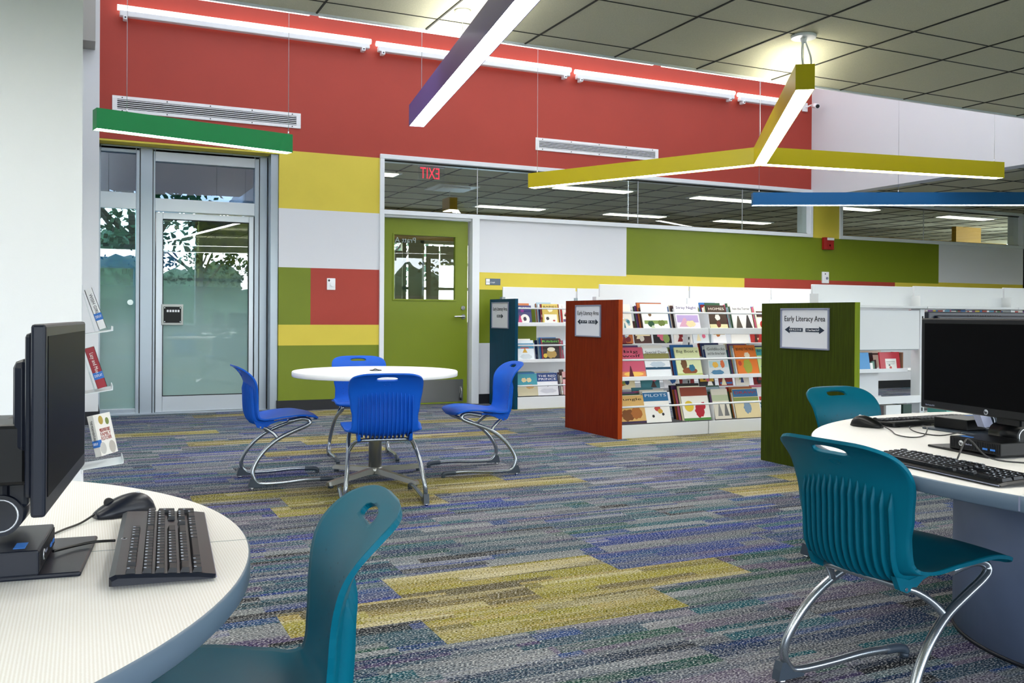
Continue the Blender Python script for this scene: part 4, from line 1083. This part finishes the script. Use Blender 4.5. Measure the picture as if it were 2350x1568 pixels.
# ---------------------------------------------------------------- shelving units and books
def end_panel(name_mat, edge_mat, x0, x1, y0, y1, z1, parent):
    b = MB(); b.box(x0, x1, y0, y1, .0, z1, name_mat)
    b.build('end_panel', parent)
    b = MB(); b.box(x0+.001, x1+.001, y0-.0015, y0, .002, z1, edge_mat); b.build('edge_band', parent)
def sign(x, y0, y1, z0, z1, label, arrows, parent_side=-1):
    """framed sign on a panel face at X = x, facing -X; y1 > y0; reads from +Y (left) to -Y (right)"""
    t = thing('framed_sign', label, 'sign', (x, (y0+y1)/2, z0), 0, 'Early Literacy Area signs')
    f = MB(); w = .011
    for a in ((y0, y1, z1-w, z1), (y0, y1, z0, z0+w), (y0, y0+w, z0+w, z1-w), (y1-w, y1, z0+w, z1-w)): f.box(x-.014, x, a[0], a[1], a[2], a[3], 'sign_frame', .002)
    f.build('frame', t)
    p = MB(); p.box(x-.006, x, y0+w, y1-w, z0+w, z1-w, 'sign_paper'); p.build('paper', t)
    X = x-.0075; cy = (y0+y1)/2; W_, H_ = y1-y0, z1-z0
    def TS(yy, zz): return Matrix.Translation((X, yy, zz)) @ Matrix(((0, 0, -1, 0), (-1, 0, 0, 0), (0, 1, 0, 0), (0, 0, 0, 1)))
    l = MB(); l.text('Early Literacy Area', H_*.19, 'ink', TS(cy, z1-H_*.26), width=W_*.84); l.build('lettering', t)
    for d, txt in arrows:
        a = MB(); s = 1 if d == 'L' else -1
        c0 = cy if len(arrows) == 1 else cy+s*W_*.22
        zc = z0+H_*.47; L_ = W_*.19; hh = H_*.045
        poly = [(c0-s*L_, zc-hh), (c0+s*L_*.45, zc-hh), (c0+s*L_*.45, zc-hh*2), (c0+s*L_, zc), (c0+s*L_*.45, zc+hh*2), (c0+s*L_*.45, zc+hh), (c0-s*L_, zc+hh)]
        a.prism(poly, X-.0006, X+.0004, 'ink_navy', axis='x'); ao = a.build('arrow', t)
        q = MB(); q.text(txt, H_*.065, 'white_ink', Matrix.Translation((-.0012, 0, 0)) @ TS(c0-s*L_*.2, zc), width=W_*.25); q.build('arrow_lettering', ao)

BOOKN = [0]
COVER = ['#e9e7e1', '#f2f0ea', '#d8d2c4', '#2a3c6e', '#7c1f24', '#c9a13a', '#3f7f8a', '#1b1c22', '#b8652c', '#8aa05a', '#d86a86', '#4b2f2a', '#dfe6ea', '#c02f2a', '#2d6db0', '#efe2b8', '#6b4a7c', '#9fb8c4', '#31553c', '#ffffff']
def cmat(h):
    n = 'cover_'+h.strip('#')
    if n not in MATS: mat(n, h, .35)
    return n
BCACHE = {}
def book_mesh(w, h, t, col, art, title, ink, rnd):
    b = MB(); m = cmat(col)
    b.box(0, w, 0, .002, 0, h, m); b.box(0, w, t-.002, t, 0, h, m); b.box(0, .002, .002, t-.002, 0, h, m)
    b.box(.002, w-.004, .002, t-.002, .003, h-.003, 'paper')
    for i, (kind, c, x, z, a, d) in enumerate(art):
        y = -.0003-.00012*i; cm = cmat(c)
        if kind == 'r': b.quad([(x*w, y, z*h), ((x+a)*w, y, z*h), ((x+a)*w, y, (z+d)*h), (x*w, y, (z+d)*h)], cm)
        elif kind == 't': b.quad([(x*w, y, z*h), ((x+a)*w, y, z*h), ((x+a*.6)*w, y, (z+d)*h), ((x+a*.45)*w, y, (z+d)*h)], cm)
        else:
            n = 18; b.face([b.bm.verts.new(((x+a*math.cos(2*PI*k/n)*(1+.12*math.sin(3*k)*(kind == 'b')))*w, y, z*h+d*w*math.sin(2*PI*k/n)*(1+.15*math.cos(2*k)*(kind == 'b')))) for k in range(n)], cm)
    if title:
        lines = title.split('\n')
        for i, l in enumerate(lines):
            b.text(l, h*.13 if len(lines) < 3 else h*.10, cmat(ink), TM(w*.5, -.0014, h*(.86-.14*i), FRONT), width=w*min(.86, .16*len(l)+.1), depth=.0002)
    return b.mesh('picture_book')
def rand_art(rnd, base):
    A = []
    n = rnd.randint(3, 7)
    for i in range(n):
        c = rnd.choice(COVER); k = rnd.choice('rbbetb')
        if k == 'r': A.append((k, c, .06, rnd.uniform(.05, .7), .88, rnd.uniform(.06, .25)))
        elif k == 't': A.append((k, c, rnd.uniform(.1, .5), rnd.uniform(.05, .3), rnd.uniform(.2, .4), rnd.uniform(.2, .4)))
        else:
            a = rnd.uniform(.06, .2); A.append((k, c, rnd.uniform(.25, .75), rnd.uniform(.2, .75), a, a*rnd.uniform(.7, 1.3)))
    return A
R3 = random.Random(11)
def front_book(x, y, z, w, h, tilt, col, label, title='', ink='#101010', art=None, group='picture books facing out on the shelves', t=.010, yaw=0):
    x = max(x, 4.312) if y > 8.9 else (max(x, 4.084) if 6.4 < y < 6.6 else x)
    me = book_mesh(w, h, t, col, art if art is not None else rand_art(R3, col), title, ink, R3)
    o = bpy.data.objects.new('picture_book', me); COL.objects.link(o)
    o.location = (x, y, z); o.rotation_euler = (-math.radians(tilt), 0, math.radians(yaw)); WM[o.name] = Matrix.Identity(4)
    setp(o, label, 'book', group); return o
PLAIN = []
CNAME = ['off white', 'white', 'beige', 'navy', 'maroon', 'mustard', 'teal', 'black', 'rust', 'leaf green', 'pink', 'dark brown', 'pale blue', 'red', 'blue', 'cream', 'purple', 'grey blue', 'forest green', 'pure white']
ORD = ['first', 'second', 'third', 'fourth', 'fifth', 'sixth', 'seventh', 'eighth', 'ninth']
import re
def shorten(lab):
    s_ = re.split(r' on the | in the | hidden | at the | beside | right of | second from| with a brown| with a yellow | about ', lab)[0]
    return s_.replace('picture book', 'one')
def plain_mesh():
    if not PLAIN:
        for c in COVER:
            w, h, t = .20, .26, .008
            PLAIN.append(book_mesh(w, h, t, c, rand_art(R3, c), '', '#000000', R3))
    i = R3.randrange(len(PLAIN)); return PLAIN[i], CNAME[i]
def stack_behind(x, y, z, w, h, tilt, n, label, group, t0=.010, step=.017, room=.30):
    yy = y+t0+.003
    for i in range(n):
        me, cn = plain_mesh(); o = bpy.data.objects.new('picture_book', me); COL.objects.link(o)
        sx = (w*R3.uniform(.82, .97))/.20; sz = (h*R3.uniform(.82, 1.12))/.26; sy = R3.uniform(.8, 1.4)
        o.scale = (sx, sy, sz); o.location = (max(x-R3.uniform(-.004, .008), 4.312 if y > 8.9 else 4.084), yy, z); o.rotation_euler = (-math.radians(tilt), 0, 0)
        yy += .008*sy/math.cos(math.radians(tilt))+step*R3.uniform(.15, 1.0)
        lb = 'thin ' + cn + ' picture book, ' + ORD[i] + ' behind the ' + label; lb = ' '.join(lb.split()[:16]); setp(o, lb, 'book', group)

def tray(b, x0, x1, y, zf, depth, lip, base=False, parent=None, seams=(), name='shelf'):
    """display tray: lip bottom at zf, lip height, floor and sloped back"""
    m = 'shelf_white'
    k = MB(); k.box(x0, x1, y, y+.012, zf, zf+lip, m, .003); k.box(x0, x1, y+.012, y+depth, zf+.004, zf+.012, m)
    if base: k.box(x0, x1, y+.004, y+depth, 0.0, zf+.004, m)
    k.build(name, parent)
def rail(x0, x1, y, z, parent):
    r = MB(); r.cyl((x0, y, z), (x1, y, z), .0085, 'shelf_white', seg=10)
    r.build('rail', parent)

TILT = 17
def unit_B():
    t = thing('book_shelf', 'double sided white bookshelf with an orange wooden end panel, full of picture books', 'shelf', (5.0, 6.95, 0), 0, 'low book display units')
    end_panel('wood_orange', 'wood_orange_lit', 4.02, 4.06, 6.49, 7.40, 1.158, t)
    x0, x1 = 4.065, 7.0
    for k in range(3): 
        b = MB(); b.box(4.10+.96*k, 5.045+.96*k, 6.93, 6.95, 1.09, 1.30, 'shelf_white', .003); b.build('header_panel', t)
    for k in range(4):
        x = 4.08+.963*k
        b = MB(); b.box(x-.02, x+.02, 6.92, 6.985, 0, 1.19, 'shelf_white'); 
        for q in range(22): b.box(x-.006, x+.006, 6.918, 6.92, .06+.05*q, .085+.05*q, 'vent_dark')
        b.build('upright', t)
    for zf, lip, rz in ((.867, .056, 1.052), (.482, .034, .655), (.0, .112, .262)):
        for a, c in ((x0, 4.95), (4.958, 6.0), (6.008, x1)):
            tray(None, a, c, 6.50, zf, .32, lip, zf == 0, t)
        rail(x0, x1, 6.505, rz, t)
        for xx in ((4.963, 6.004) if zf else (5.02, 6.004)):
            b = MB(); b.prism([(6.505, zf+lip), (6.80, zf+lip), (6.86, zf+.22), (6.53, rz)], xx-.002, xx+.002, 'shelf_white', axis='x'); b.build('divider', t)
    # rear trays, seen between the front ones
    for zf in (.745, .335):
        for a, c in ((4.10, 5.03), (5.05, 6.2)):
            tray(None, a, c, 7.02, zf, .26, .030, False, t, name='rear_shelf')
    b = MB(); b.box(4.07, 7.0, 6.60, 7.30, .0, .05, 'base_dark'); b.build('plinth', t)
    # ---- front-facing books
    G = 'picture books facing out on the orange ended unit'
    def X(cx): return 4.06+(cx/3.92-24)*.00461
    rows = {
     0: (.879, [(70, 95, .25, '#efe9dc', 'cream picture book at the top left corner of the orange ended unit', '', '#333333', None),
                (300, 225, .255, '#f1f2ea', 'white picture book with green leaves on the top shelf', '', '#3b5a2a', [('r', '#8aa05a', .06, .30, .88, .12), ('b', '#31553c', .3, .3, .12, .1), ('b', '#6b7a3c', .7, .33, .14, .1), ('t', '#c9d4b0', .2, .05, .3, .2), ('b', '#7a5a3a', .3, .62, .06, .06)]),
                (590, 210, .26, '#e9e4ee', 'lilac and white picture book second from left on the top shelf', 'Stray Night', '#3a3560', [('r', '#b9a2cf', .05, .35, .9, .25), ('t', '#d8a6bb', .1, .2, .5, .3), ('b', '#e8d9a8', .6, .3, .2, .12)]),
                (888, 165, .25, '#4b3a30', 'brown picture book titled Homes on the top shelf', 'HOMES', '#f0ead8', [('r', '#e6dfae', 0, 0, 1, .3), ('b', '#efe9dc', .5, .55, .14, .14), ('b', '#6e3a34', .5, .3, .12, .16)]),
                (1110, 190, .255, '#ece9e4', 'white picture book titled Ivan the Terrier on the top shelf', 'Ivan the Terrier', '#1a1a1a', [('t', '#5b5348', .1, .1, .35, .5), ('t', '#3f3a38', .55, .08, .4, .55)]),
                (1335, 150, .25, '#f0ead0', 'ivory picture book at the right end of the top shelf', '', '#55442a', None)]),
     1: (.494, [(80, 205, .27, '#cc5a73', 'pink picture book with the word wolf in its title', 'big\nwolf', '#2a1015', [('r', '#e08a5a', 0, 0, 1, .22), ('e', '#efc060', .5, .14, .4, .08), ('t', '#5a2030', .3, .05, .2, .35)]),
                (325, 215, .26, '#e8ecee', 'white and navy picture book right of the pink wolf book', 'Special Deer', '#1c1c30', [('r', '#8a8550', 0, .62, 1, .2), ('r', '#1e4a66', 0, .28, 1, .08), ('b', '#bfcdd8', .5, .45, .3, .1)]),
                (598, 220, .265, '#d8dfae', 'pale green picture book titled Big Boat on the middle shelf', 'Big Boat e', '#26301c', [('b', '#6b4a2c', .3, .45, .12, .2), ('e', '#8a4a28', .5, .2, .3, .12), ('b', '#2f6f8a', .6, .3, .12, .12), ('r', '#b7c37a', 0, 0, 1, .12)]),
                (880, 190, .285, '#c9cfd0', 'pale grey picture book titled Goldilocks on the middle shelf', 'Goldilocks\nand the three bears', '#33383c', [('r', '#a9c4c8', .05, .28, .9, .2), ('b', '#e2b04a', .35, .36, .14, .12), ('b', '#c8663a', .7, .38, .1, .16), ('b', '#4a7a9a', .4, .12, .3, .1)]),
                (1150, 200, .28, '#d9742a', 'orange picture book titled Behind the Mask on the middle shelf', 'BEHIND THE MASK', '#1c1008', [('b', '#e9dfc8', .55, .66, .13, .12), ('b', '#9aa03a', .5, .3, .2, .28), ('b', '#b5402a', .15, .4, .08, .1)]),
                (1355, 150, .26, '#b9cf8a', 'light green picture book at the right end of the middle shelf', 'BEVERLY', '#134a5a', [('r', '#3f9aa0', 0, .7, 1, .22), ('b', '#d0502a', .4, .4, .15, .2), ('b', '#3a5ab0', .35, .3, .2, .15)])]),
     2: (.115, [(105, 210, .24, '#d9b06a', 'tan picture book titled Jungle on the bottom shelf', 'Jungle', '#2a1a10', [('b', '#7c4a20', .3, .3, .26, .2), ('b', '#a8662c', .65, .36, .22, .2), ('r', '#3a2a4a', 0, 0, 1, .08)]),
                (325, 215, .27, '#f0efe9', 'white picture book with a blue band titled Pilots on the bottom shelf', 'PILOTS', '#e8f0f4', [('r', '#2d6f9f', 0, .68, 1, .28), ('b', '#c0403a', .5, .45, .12, .1), ('b', '#1b1c22', .3, .2, .05, .05), ('b', '#1b1c22', .7, .25, .05, .05), ('b', '#c9a13a', .6, .35, .1, .08)]),
                (655, 240, .30, '#f4f2ea', 'white picture book with a yellow circle and a red shape on the bottom shelf', '', '#202020', [('r', '#93402c', .0, .72, 1, .26), ('e', '#e0c23a', .25, .42, .17, .17), ('b', '#b5122a', .62, .28, .17, .22), ('b', '#b5122a', .78, .42, .08, .12), ('r', '#4f8a3a', 0, 0, 1, .07)]),
                (935, 150, .27, '#e2dccb', 'pale street scene picture book on the bottom shelf', '', '#303030', [('r', '#b9c3a0', 0, .6, 1, .2), ('t', '#8a8a86', .2, .1, .3, .4), ('t', '#6a6a68', .6, .1, .3, .45)]),
                (1135, 235, .265, '#e5d3a0', 'sand coloured picture book titled DRAW at the bottom right', 'DRAW!', '#b3261c', [('r', '#2f6a9a', 0, .72, 1, .26), ('r', '#8a9a50', 0, .58, 1, .12), ('b', '#7f9ab0', .5, .35, .15, .2)]),
                (1370, 150, .26, '#f1f1ef', 'white picture book hidden partly by the green end panel', '', '#303030', None)])}
    for r, (z, L_) in rows.items():
        for i, (cx, pw, h, col, lab, title, ink, art) in enumerate(L_):
            w = pw*.00118; x = X(cx)
            front_book(x, 6.525, z+.005, w, h, TILT, col, lab, title, ink, art, G)
            prev = X(L_[i-1][0])+L_[i-1][1]*.00118 if i else 4.07
            n = R3.randint(5, 8)
            stack_behind(x-.004, 6.53, z+.006, w, h, TILT, n, shorten(lab), 'books filed behind others on the orange ended unit')
    # books on the rear trays
    for z, tg in ((.757, 'upper'), (.347, 'lower')):
        x = 4.14; i = 0
        while x < 6.0:
            w = R3.uniform(.15, .21); col = R3.choice(COVER)
            ordn = ['first', 'second', 'third', 'fourth', 'fifth', 'sixth', 'seventh', 'eighth', 'ninth', 'tenth', 'eleventh'][i]
            front_book(x, 7.045, z+.006, w, R3.uniform(.21, .26), 14, col, ordn + ' book from the orange panel on the ' + tg + ' rear shelf, seen through the gap', '', '#000000', None, 'books glimpsed on the rear shelves')
            x += w+R3.uniform(.01, .07); i += 1
            if i > 10: break
unit_B()
def unit_A():
    t = thing('book_shelf', 'white bookshelf with a navy blue end panel standing by the green door', 'shelf', (5.1, 9.3, 0), 0, 'low book display units')
    end_panel('wood_navy', 'wood_navy', 4.255, 4.29, 8.985, 9.66, 1.205, t)
    x0, x1 = 4.293, 7.1
    for k in range(3):
        b = MB(); b.box(4.30+.96*k, 5.235+.96*k, 9.40, 9.42, 1.10, 1.345, 'shelf_white', .003); b.build('header_panel', t)
    for k in range(4):
        x = 4.27+.963*k+(.03 if k == 0 else 0)
        b = MB(); b.box(x-.02, x+.02, 9.38, 9.44, 0, 1.23, 'shelf_gray'); b.build('upright', t)
    for zf, lip, rz in ((.905, .043, 1.10), (.508, .037, .695), (.0, .132, .253)):
        for a, c in ((x0, 5.25), (5.26, 6.2), (6.21, x1)): tray(None, a, c, 8.985, zf, .34, lip, zf == 0, t)
        rail(x0, x1, 8.99, rz, t)
    G = 'picture books facing out on the navy ended unit'; D = 8.985+.03
    def X(cx): return 4.28+(cx-245)/4.613*.00529
    defs = [(.917, [(250, 160, .215, '#2c2f6a', 'navy picture book titled Gloria on the shelf beside the navy panel', 'GLORIA', '#e8e4e0', [('e', '#e9e6df', .5, .28, .34, .34), ('b', '#26223a', .5, .3, .12, .14), ('b', '#8a2a86', .35, .72, .12, .1), ('t', '#c02a6a', .0, .1, .3, .4)]),
                    (540, 185, .235, '#d2b85a', 'gold picture book about babies and grandma on the top shelf by the navy panel', 'BABIES', '#26200e', [('b', '#efe6cc', .5, .72, .16, .13), ('r', '#f2efe0', .1, .08, .8, .42), ('b', '#2a2a30', .3, .3, .1, .1), ('b', '#a03028', .7, .2, .08, .05)]),
                    (760, 60, .22, '#e6e2d8', 'thin white picture book at the top right beside the orange panel', '', '#303030', None)]),
            (.520, [(245, 190, .23, '#dfe8ee', 'blue and white sea picture book on the middle shelf by the navy panel', '', '#20405a', [('r', '#3f86a8', 0, .6, 1, .25), ('r', '#b0362c', .2, .6, .5, .05), ('t', '#d8a83a', .3, .4, .3, .2), ('b', '#c3cdd2', .5, .2, .35, .15)]),
                    (530, 230, .25, '#2a2022', 'dark picture book titled Ribbit with a brown frog', 'Ribbit!', '#6fd04a', [('r', '#7c1f34', 0, .0, .08, 1), ('r', '#7c1f34', .92, 0, .08, 1), ('b', '#a88a4a', .5, .3, .26, .2), ('e', '#e8e2cc', .5, .5, .2, .1), ('e', '#d0b03a', .18, .22, .1, .1)]),
                    (775, 60, .23, '#c9d6de', 'thin pale picture book on the middle shelf beside the orange panel', '', '#303030', None)]),
            (.135, [(260, 235, .245, '#3f93a3', 'teal picture book with pale sand and curled shapes on the bottom shelf', '', '#ffffff', [('r', '#cfc6a6', 0, 0, 1, .5), ('b', '#dcc89a', .35, .72, .12, .1), ('b', '#dcc89a', .6, .72, .12, .1), ('b', '#c49a62', .62, .42, .2, .1)]),
                    (490, 240, .25, '#e6e6ea', 'white picture book titled The Red Prince with a blue top', 'THE RED\nPRINCE', '#f4f4f4', [('r', '#22407c', 0, .62, 1, .38), ('b', '#30343c', .5, .42, .02, .04), ('b', '#d0d0d8', .5, .2, .4, .1)]),
                    (770, 60, .26, '#d9a6a6', 'thin pink picture book on the bottom shelf beside the orange panel', '', '#303030', None)])]
    for z, L_ in defs:
        for cx, pw, h, col, lab, title, ink, art in L_:
            w = pw*.00106; x = X(cx)
            front_book(x, D, z+.005, w, h, 12, col, lab, title, ink, art, G)
            stack_behind(x-.012, D+.005, z+.006, w, h, 12, R3.randint(4, 6), shorten(lab), 'books filed behind others on the navy ended unit', step=.03)
unit_A()
def ordinal(n):
    a = ['', 'first', 'second', 'third', 'fourth', 'fifth', 'sixth', 'seventh', 'eighth', 'ninth', 'tenth', 'eleventh', 'twelfth', 'thirteenth', 'fourteenth', 'fifteenth', 'sixteenth', 'seventeenth', 'eighteenth', 'nineteenth']
    if n < 20: return a[n]
    t = {2: 'twent', 3: 'thirt', 4: 'fort', 5: 'fift', 6: 'sixt', 7: 'sevent', 8: 'eight', 9: 'ninet'}[n//10]
    return t+'ieth' if n % 10 == 0 else t+'y-'+a[n % 10]
def unit_C():
    t = thing('book_shelf', 'mostly empty white bookshelf with a dark green end panel behind the computer table', 'shelf', (5.4, 4.72, 0), 0, 'low book display units')
    end_panel('wood_green', 'wood_green_lit', 4.40, 4.44, 4.30, 5.17, 1.118, t)
    b = MB(); b.box(4.40, 4.442, 4.297, 4.301, 0, 1.118, 'wood_green_lit'); b.build('edge_strip', t)
    for k in range(3):
        b = MB(); b.box(4.47+.955*k, 5.41+.955*k, 4.74, 4.76, 1.106, 1.245+.006*k, 'shelf_white', .003); b.build('header_panel', t)
        b = MB(); b.box(4.445+.955*k, 5.39+.955*k, 4.60, 4.78, 1.088, 1.105, 'shelf_white', .003); b.build('top_shelf', t)
    for k in range(4):
        x = 4.46+.955*k-(.0 if k else -.005)
        b = MB(); b.box(x-.022, x+.022, 4.66, 4.74, 0, 1.18, 'shelf_white')
        for q in range(20): b.box(x-.006, x+.006, 4.658, 4.66, .06+.05*q, .085+.05*q, 'vent_dark')
        b.build('upright', t)
    b = MB(); b.box(4.455, 5.385, 4.66, 4.67, .800, 1.075, 'shelf_white', .003); b.box(4.455, 5.385, 4.67, 4.72, .795, .805, 'shelf_gray'); b.build('flap_panel', t)
    for x0, x1 in ((4.455, 5.388), (5.44, 6.3), (6.4, 7.25)):
        for zf, lip in ((.632, .028), (.44, .052), (.335, .028), (.20, .03)):
            y = 4.76 if zf in (.632, .20) else 4.50
            k = MB(); k.box(x0, x1, y, y+.012, zf, zf+lip, 'shelf_white', .003); k.box(x0, x1, y+.012, y+.26, zf+.003, zf+.010, 'shelf_white'); k.build('shelf', t)
    b = MB(); b.box(4.455, 5.388, 5.03, 5.04, .05, .64, 'shelf_white'); b.build('back_panel', t)
    b = MB(); b.box(4.45, 7.3, 4.5, 5.1, 0, .05, 'shelf_white'); b.build('plinth', t)
    G = 'books on the green ended unit'; z = .651
    front_book(4.90, 4.79, z, .155, .125, 10, '#3f8fc9', 'plain bright blue book beside the green end panel', '', '#000000', [], G, t=.012)
    front_book(5.085, 4.86, z, .085, .12, 12, '#1a1514', 'black leaning book between the blue and the red one', '', '#000000', [], G, t=.015)
    for i, (c, n_) in enumerate((('#ecebe6', 'white'), ('#2f6a55', 'green'), ('#2a2422', 'dark brown'))):
        front_book(5.068+.028*i, 4.80+.01*i, z, .024, .050+.01*i, 8, c, 'small '+n_+' book propped low between the blue and the red book', '', '#000000', [], G, t=.012)
    front_book(5.03, 4.90, z, .075, .14, 12, '#d8d4c8', 'tall pale book leaning behind the black one', '', '#303030', None, G)
    front_book(5.155, 4.79, z, .195, .125, 8, '#b8142c', 'red book with a white printed label on the white shelf', '', '#000000', [('r', '#e4e2dc', .26, .0, .55, .62), ('r', '#8a8a88', .32, .36, .42, .02), ('r', '#70706e', .30, .44, .44, .025), ('b', '#555555', .45, .25, .05, .03), ('r', '#9a9a98', .35, .3, .35, .02), ('e', '#c04030', .5, .1, .06, .06)], G, t=.012)
    for i, c in enumerate(('#5a3520', '#7a4a28')):
        front_book(5.353+.0165*i, 4.80, z, .015, .115+.006*i, 0, c, ['dark brown', 'mid brown'][i]+' narrow book standing right of the red book', '', '#000', [], G, t=.10)
    front_book(4.98, 4.965, z+.004, .36, .138, 0, '#d9d2c2', 'long row of pale folders standing behind the red book', '', '#000', None, G, t=.012)
    # row of small spines along the top of the second bay
    rr = random.Random(3)
    cols = ['#b02a3a', '#e8e4da', '#7a3a8a', '#c9b23a', '#2d6db0', '#a8322a', '#ffffff', '#5a9ab8', '#b84a6a', '#d8d4cc', '#3f7f5a', '#8c2f2a', '#2b5f9a', '#efe7d2']
    names = {'#b02a3a': 'crimson', '#e8e4da': 'cream', '#7a3a8a': 'purple', '#c9b23a': 'yellow', '#2d6db0': 'blue', '#a8322a': 'red', '#ffffff': 'white', '#5a9ab8': 'sky blue', '#b84a6a': 'pink', '#d8d4cc': 'light grey', '#3f7f5a': 'green', '#8c2f2a': 'maroon', '#2b5f9a': 'dark blue', '#efe7d2': 'ivory'}
    x = 5.47; k = 0
    while x < 7.2:
        w = rr.choice((.014, .018, .024, .03, .05))
        if x+w > 6.335 and x < 6.40: x = 6.402
        c = cols[k % len(cols)]
        me = book_mesh(w, .19+.0*k, .13, c, [('r', '#f0ede4', .1, .12, .8, .1), ('r', rr.choice(COVER), .15, .6, .7, .12)], '', '#000', rr)
        o = bpy.data.objects.new('chapter_book', me); COL.objects.link(o); o.location = (x, 4.70, .903); 
        o.scale = (1, 1, rr.uniform(.89, .965))
        setp(o, names[c]+' spined small book, ' + ordinal(k+1) + ' from the left in the row above the monitor', 'book', 'small books in a row above the monitor')
        x += w+.0015; k += 1
    b = MB(); b.box(5.44, 7.28, 4.69, 4.95, .888, .902, 'shelf_white'); b.build('shelf', t)
    # lower shelf books
    for i, (x, w, c, n_) in enumerate(((4.66, .12, '#7a2f2a', 'maroon'), (4.80, .10, '#3a2a2a', 'dark'), (4.92, .14, '#dfe3e2', 'white'), (5.08, .08, '#26423a', 'dark green'), (5.50, .30, '#4fa39a', 'sea green'), (5.85, .16, '#d8c41c', 'yellow'), (6.05, .25, '#2f8f8a', 'teal'))):
        me = book_mesh(w, .083, .16, c, [], '', '#000', rr); o = bpy.data.objects.new('picture_book', me); COL.objects.link(o); o.location = (x, 4.525, .3465); setp(o, n_+' book on the low white shelf behind the right table', 'book', 'books on the low shelf behind the right table')
unit_C()
sign(4.02, 6.765, 7.205, .838, 1.118, 'Early Literacy Area sign with two arrows on the orange panel', [('L', 'E D-P'), ('R', 'E R-G')])
sign(4.40, 4.51, 4.965, .806, 1.082, 'Early Literacy Area sign with two arrows on the green panel', [('L', 'ICR R-Z, E A-B'), ('R', 'I Can Read A-P')])
sign(4.255, 9.14, 9.59, .875, 1.17, 'Early Literacy Area sign with one arrow on the navy panel', [('R', 'ICR A-Z')])

# ---------------------------------------------------------------- acrylic book displays on the white wall end
def displays():
    def holder(y, z, label, back=True, d=0):
        t = thing('book_holder', label, 'display stand', (0, y, z), 0, 'clear book holders on the white wall end')
        b = MB()
        b.prism([(.0, .0), (.135+d, .022), (.137+d, .04), (.140+d, .04), (.140+d, .018), (.0, -.004)], -.11, .11, 'acrylic_edge', axis='y'); b.build('shelf', t, True)
        b = MB()
        if back: b.prism([(.062, .012), (.008, .20), (.004, .20), (.058, .012)], -.10, .10, 'acrylic', axis='y'); b.build('back_plate', t, True) if back else b.bm.free()
        b = MB(); b.box(.0, .003, -.11, .11, -.02, .24, 'acrylic'); b.build('wall_plate', t, True)
        return t
    def dbook(y, z, w, h, t_, c, label, sp, yaw, title='', art=None, dx=0.095, lean=15):
        # cover faces +X, spine towards the viewer (-Y)
        b = MB(); m = cmat(c)
        b.box(0, .002, -w/2, w/2, 0, h, m); b.box(t_-.002, t_, -w/2, w/2, 0, h, cmat(art or c)); b.box(.0, t_, -w/2, -w/2+.002, 0, h, m); b.box(.002, t_-.002, -w/2+.002, w/2-.004, .003, h-.003, 'paper')
        b.box(-.0005, t_+.0005, -w/2-.0006, -w/2+.03, .045, .080, 'blue_mark')
        b.text('DISPLAY', .018, 'white_ink', Matrix.Translation((t_/2, -w/2-.0012, .062)) @ TM(0, 0, 0, PI/2, 0, 0), width=t_*.8)
        if sp: b.text(sp, t_*.55, cmat('#202020' if c != '#9c1a2a' else '#f4f0ea'), Matrix.Translation((t_/2, -w/2-.0012, h*.62)) @ TM(0, 0, 0, PI/2, 0, 0) @ Matrix.Rotation(-PI/2, 4, 'Z'), width=h*.5)
        if title:
            for i, l in enumerate(title.split('\n')):
                b.text(l, .026, cmat('#a03828'), Matrix.Translation((t_+.0008, 0, h*(.60-.1*i))) @ Matrix.Rotation(PI/2, 4, 'Z') @ TM(0, 0, 0, PI/2), width=w*.6)
            for (cx_, cz_, r_, cc) in ((-.02, .85, .022, '#b9a04a'), (.04, .80, .018, '#7a8a4a'), (-.05, .18, .03, '#c8c8c4'), (.04, .16, .032, '#bdb9b0')):
                b.cyl((t_, cx_, h*cz_), (t_+.0006, cx_, h*cz_), r_, cmat(cc), seg=14)
        me = b.mesh('hardback_book'); o = bpy.data.objects.new('hardback_book', me); COL.objects.link(o)
        o.location = (dx, y, z); o.rotation_euler = (0, -math.radians(lean), math.radians(yaw)); setp(o, label, 'book', 'hardbacks on the clear wall holders')
    holder(5.0, .915, 'clear acrylic book holder, highest of three on the white wall end')
    dbook(5.0, .938, .17, .205, .035, '#e4e6e8', 'white hardback with a blue display sticker in the highest holder', 'WISH GIRL', 0, dx=.078, lean=19)
    holder(5.0, .625, 'clear acrylic book holder, middle one on the white wall end')
    dbook(5.0, .648, .17, .205, .045, '#9c1a2a', 'red hardback with a blue display sticker in the middle holder', 'Lazy and Moo', 0, art='#c9c6c0', dx=.072, lean=17)
    holder(5.0, .262, 'clear acrylic book holder, lowest, hanging above the carpet', False, .05)
    dbook(5.0, .312, .17, .205, .030, '#e2e0da', 'white hardback turned to show its drawn cover in the lowest holder', 'THE MISADVENTURES', -28, 'MISADVENTURES\nFAMILY\nFLETCHER', '#efeee8', dx=.105, lean=13)
displays()
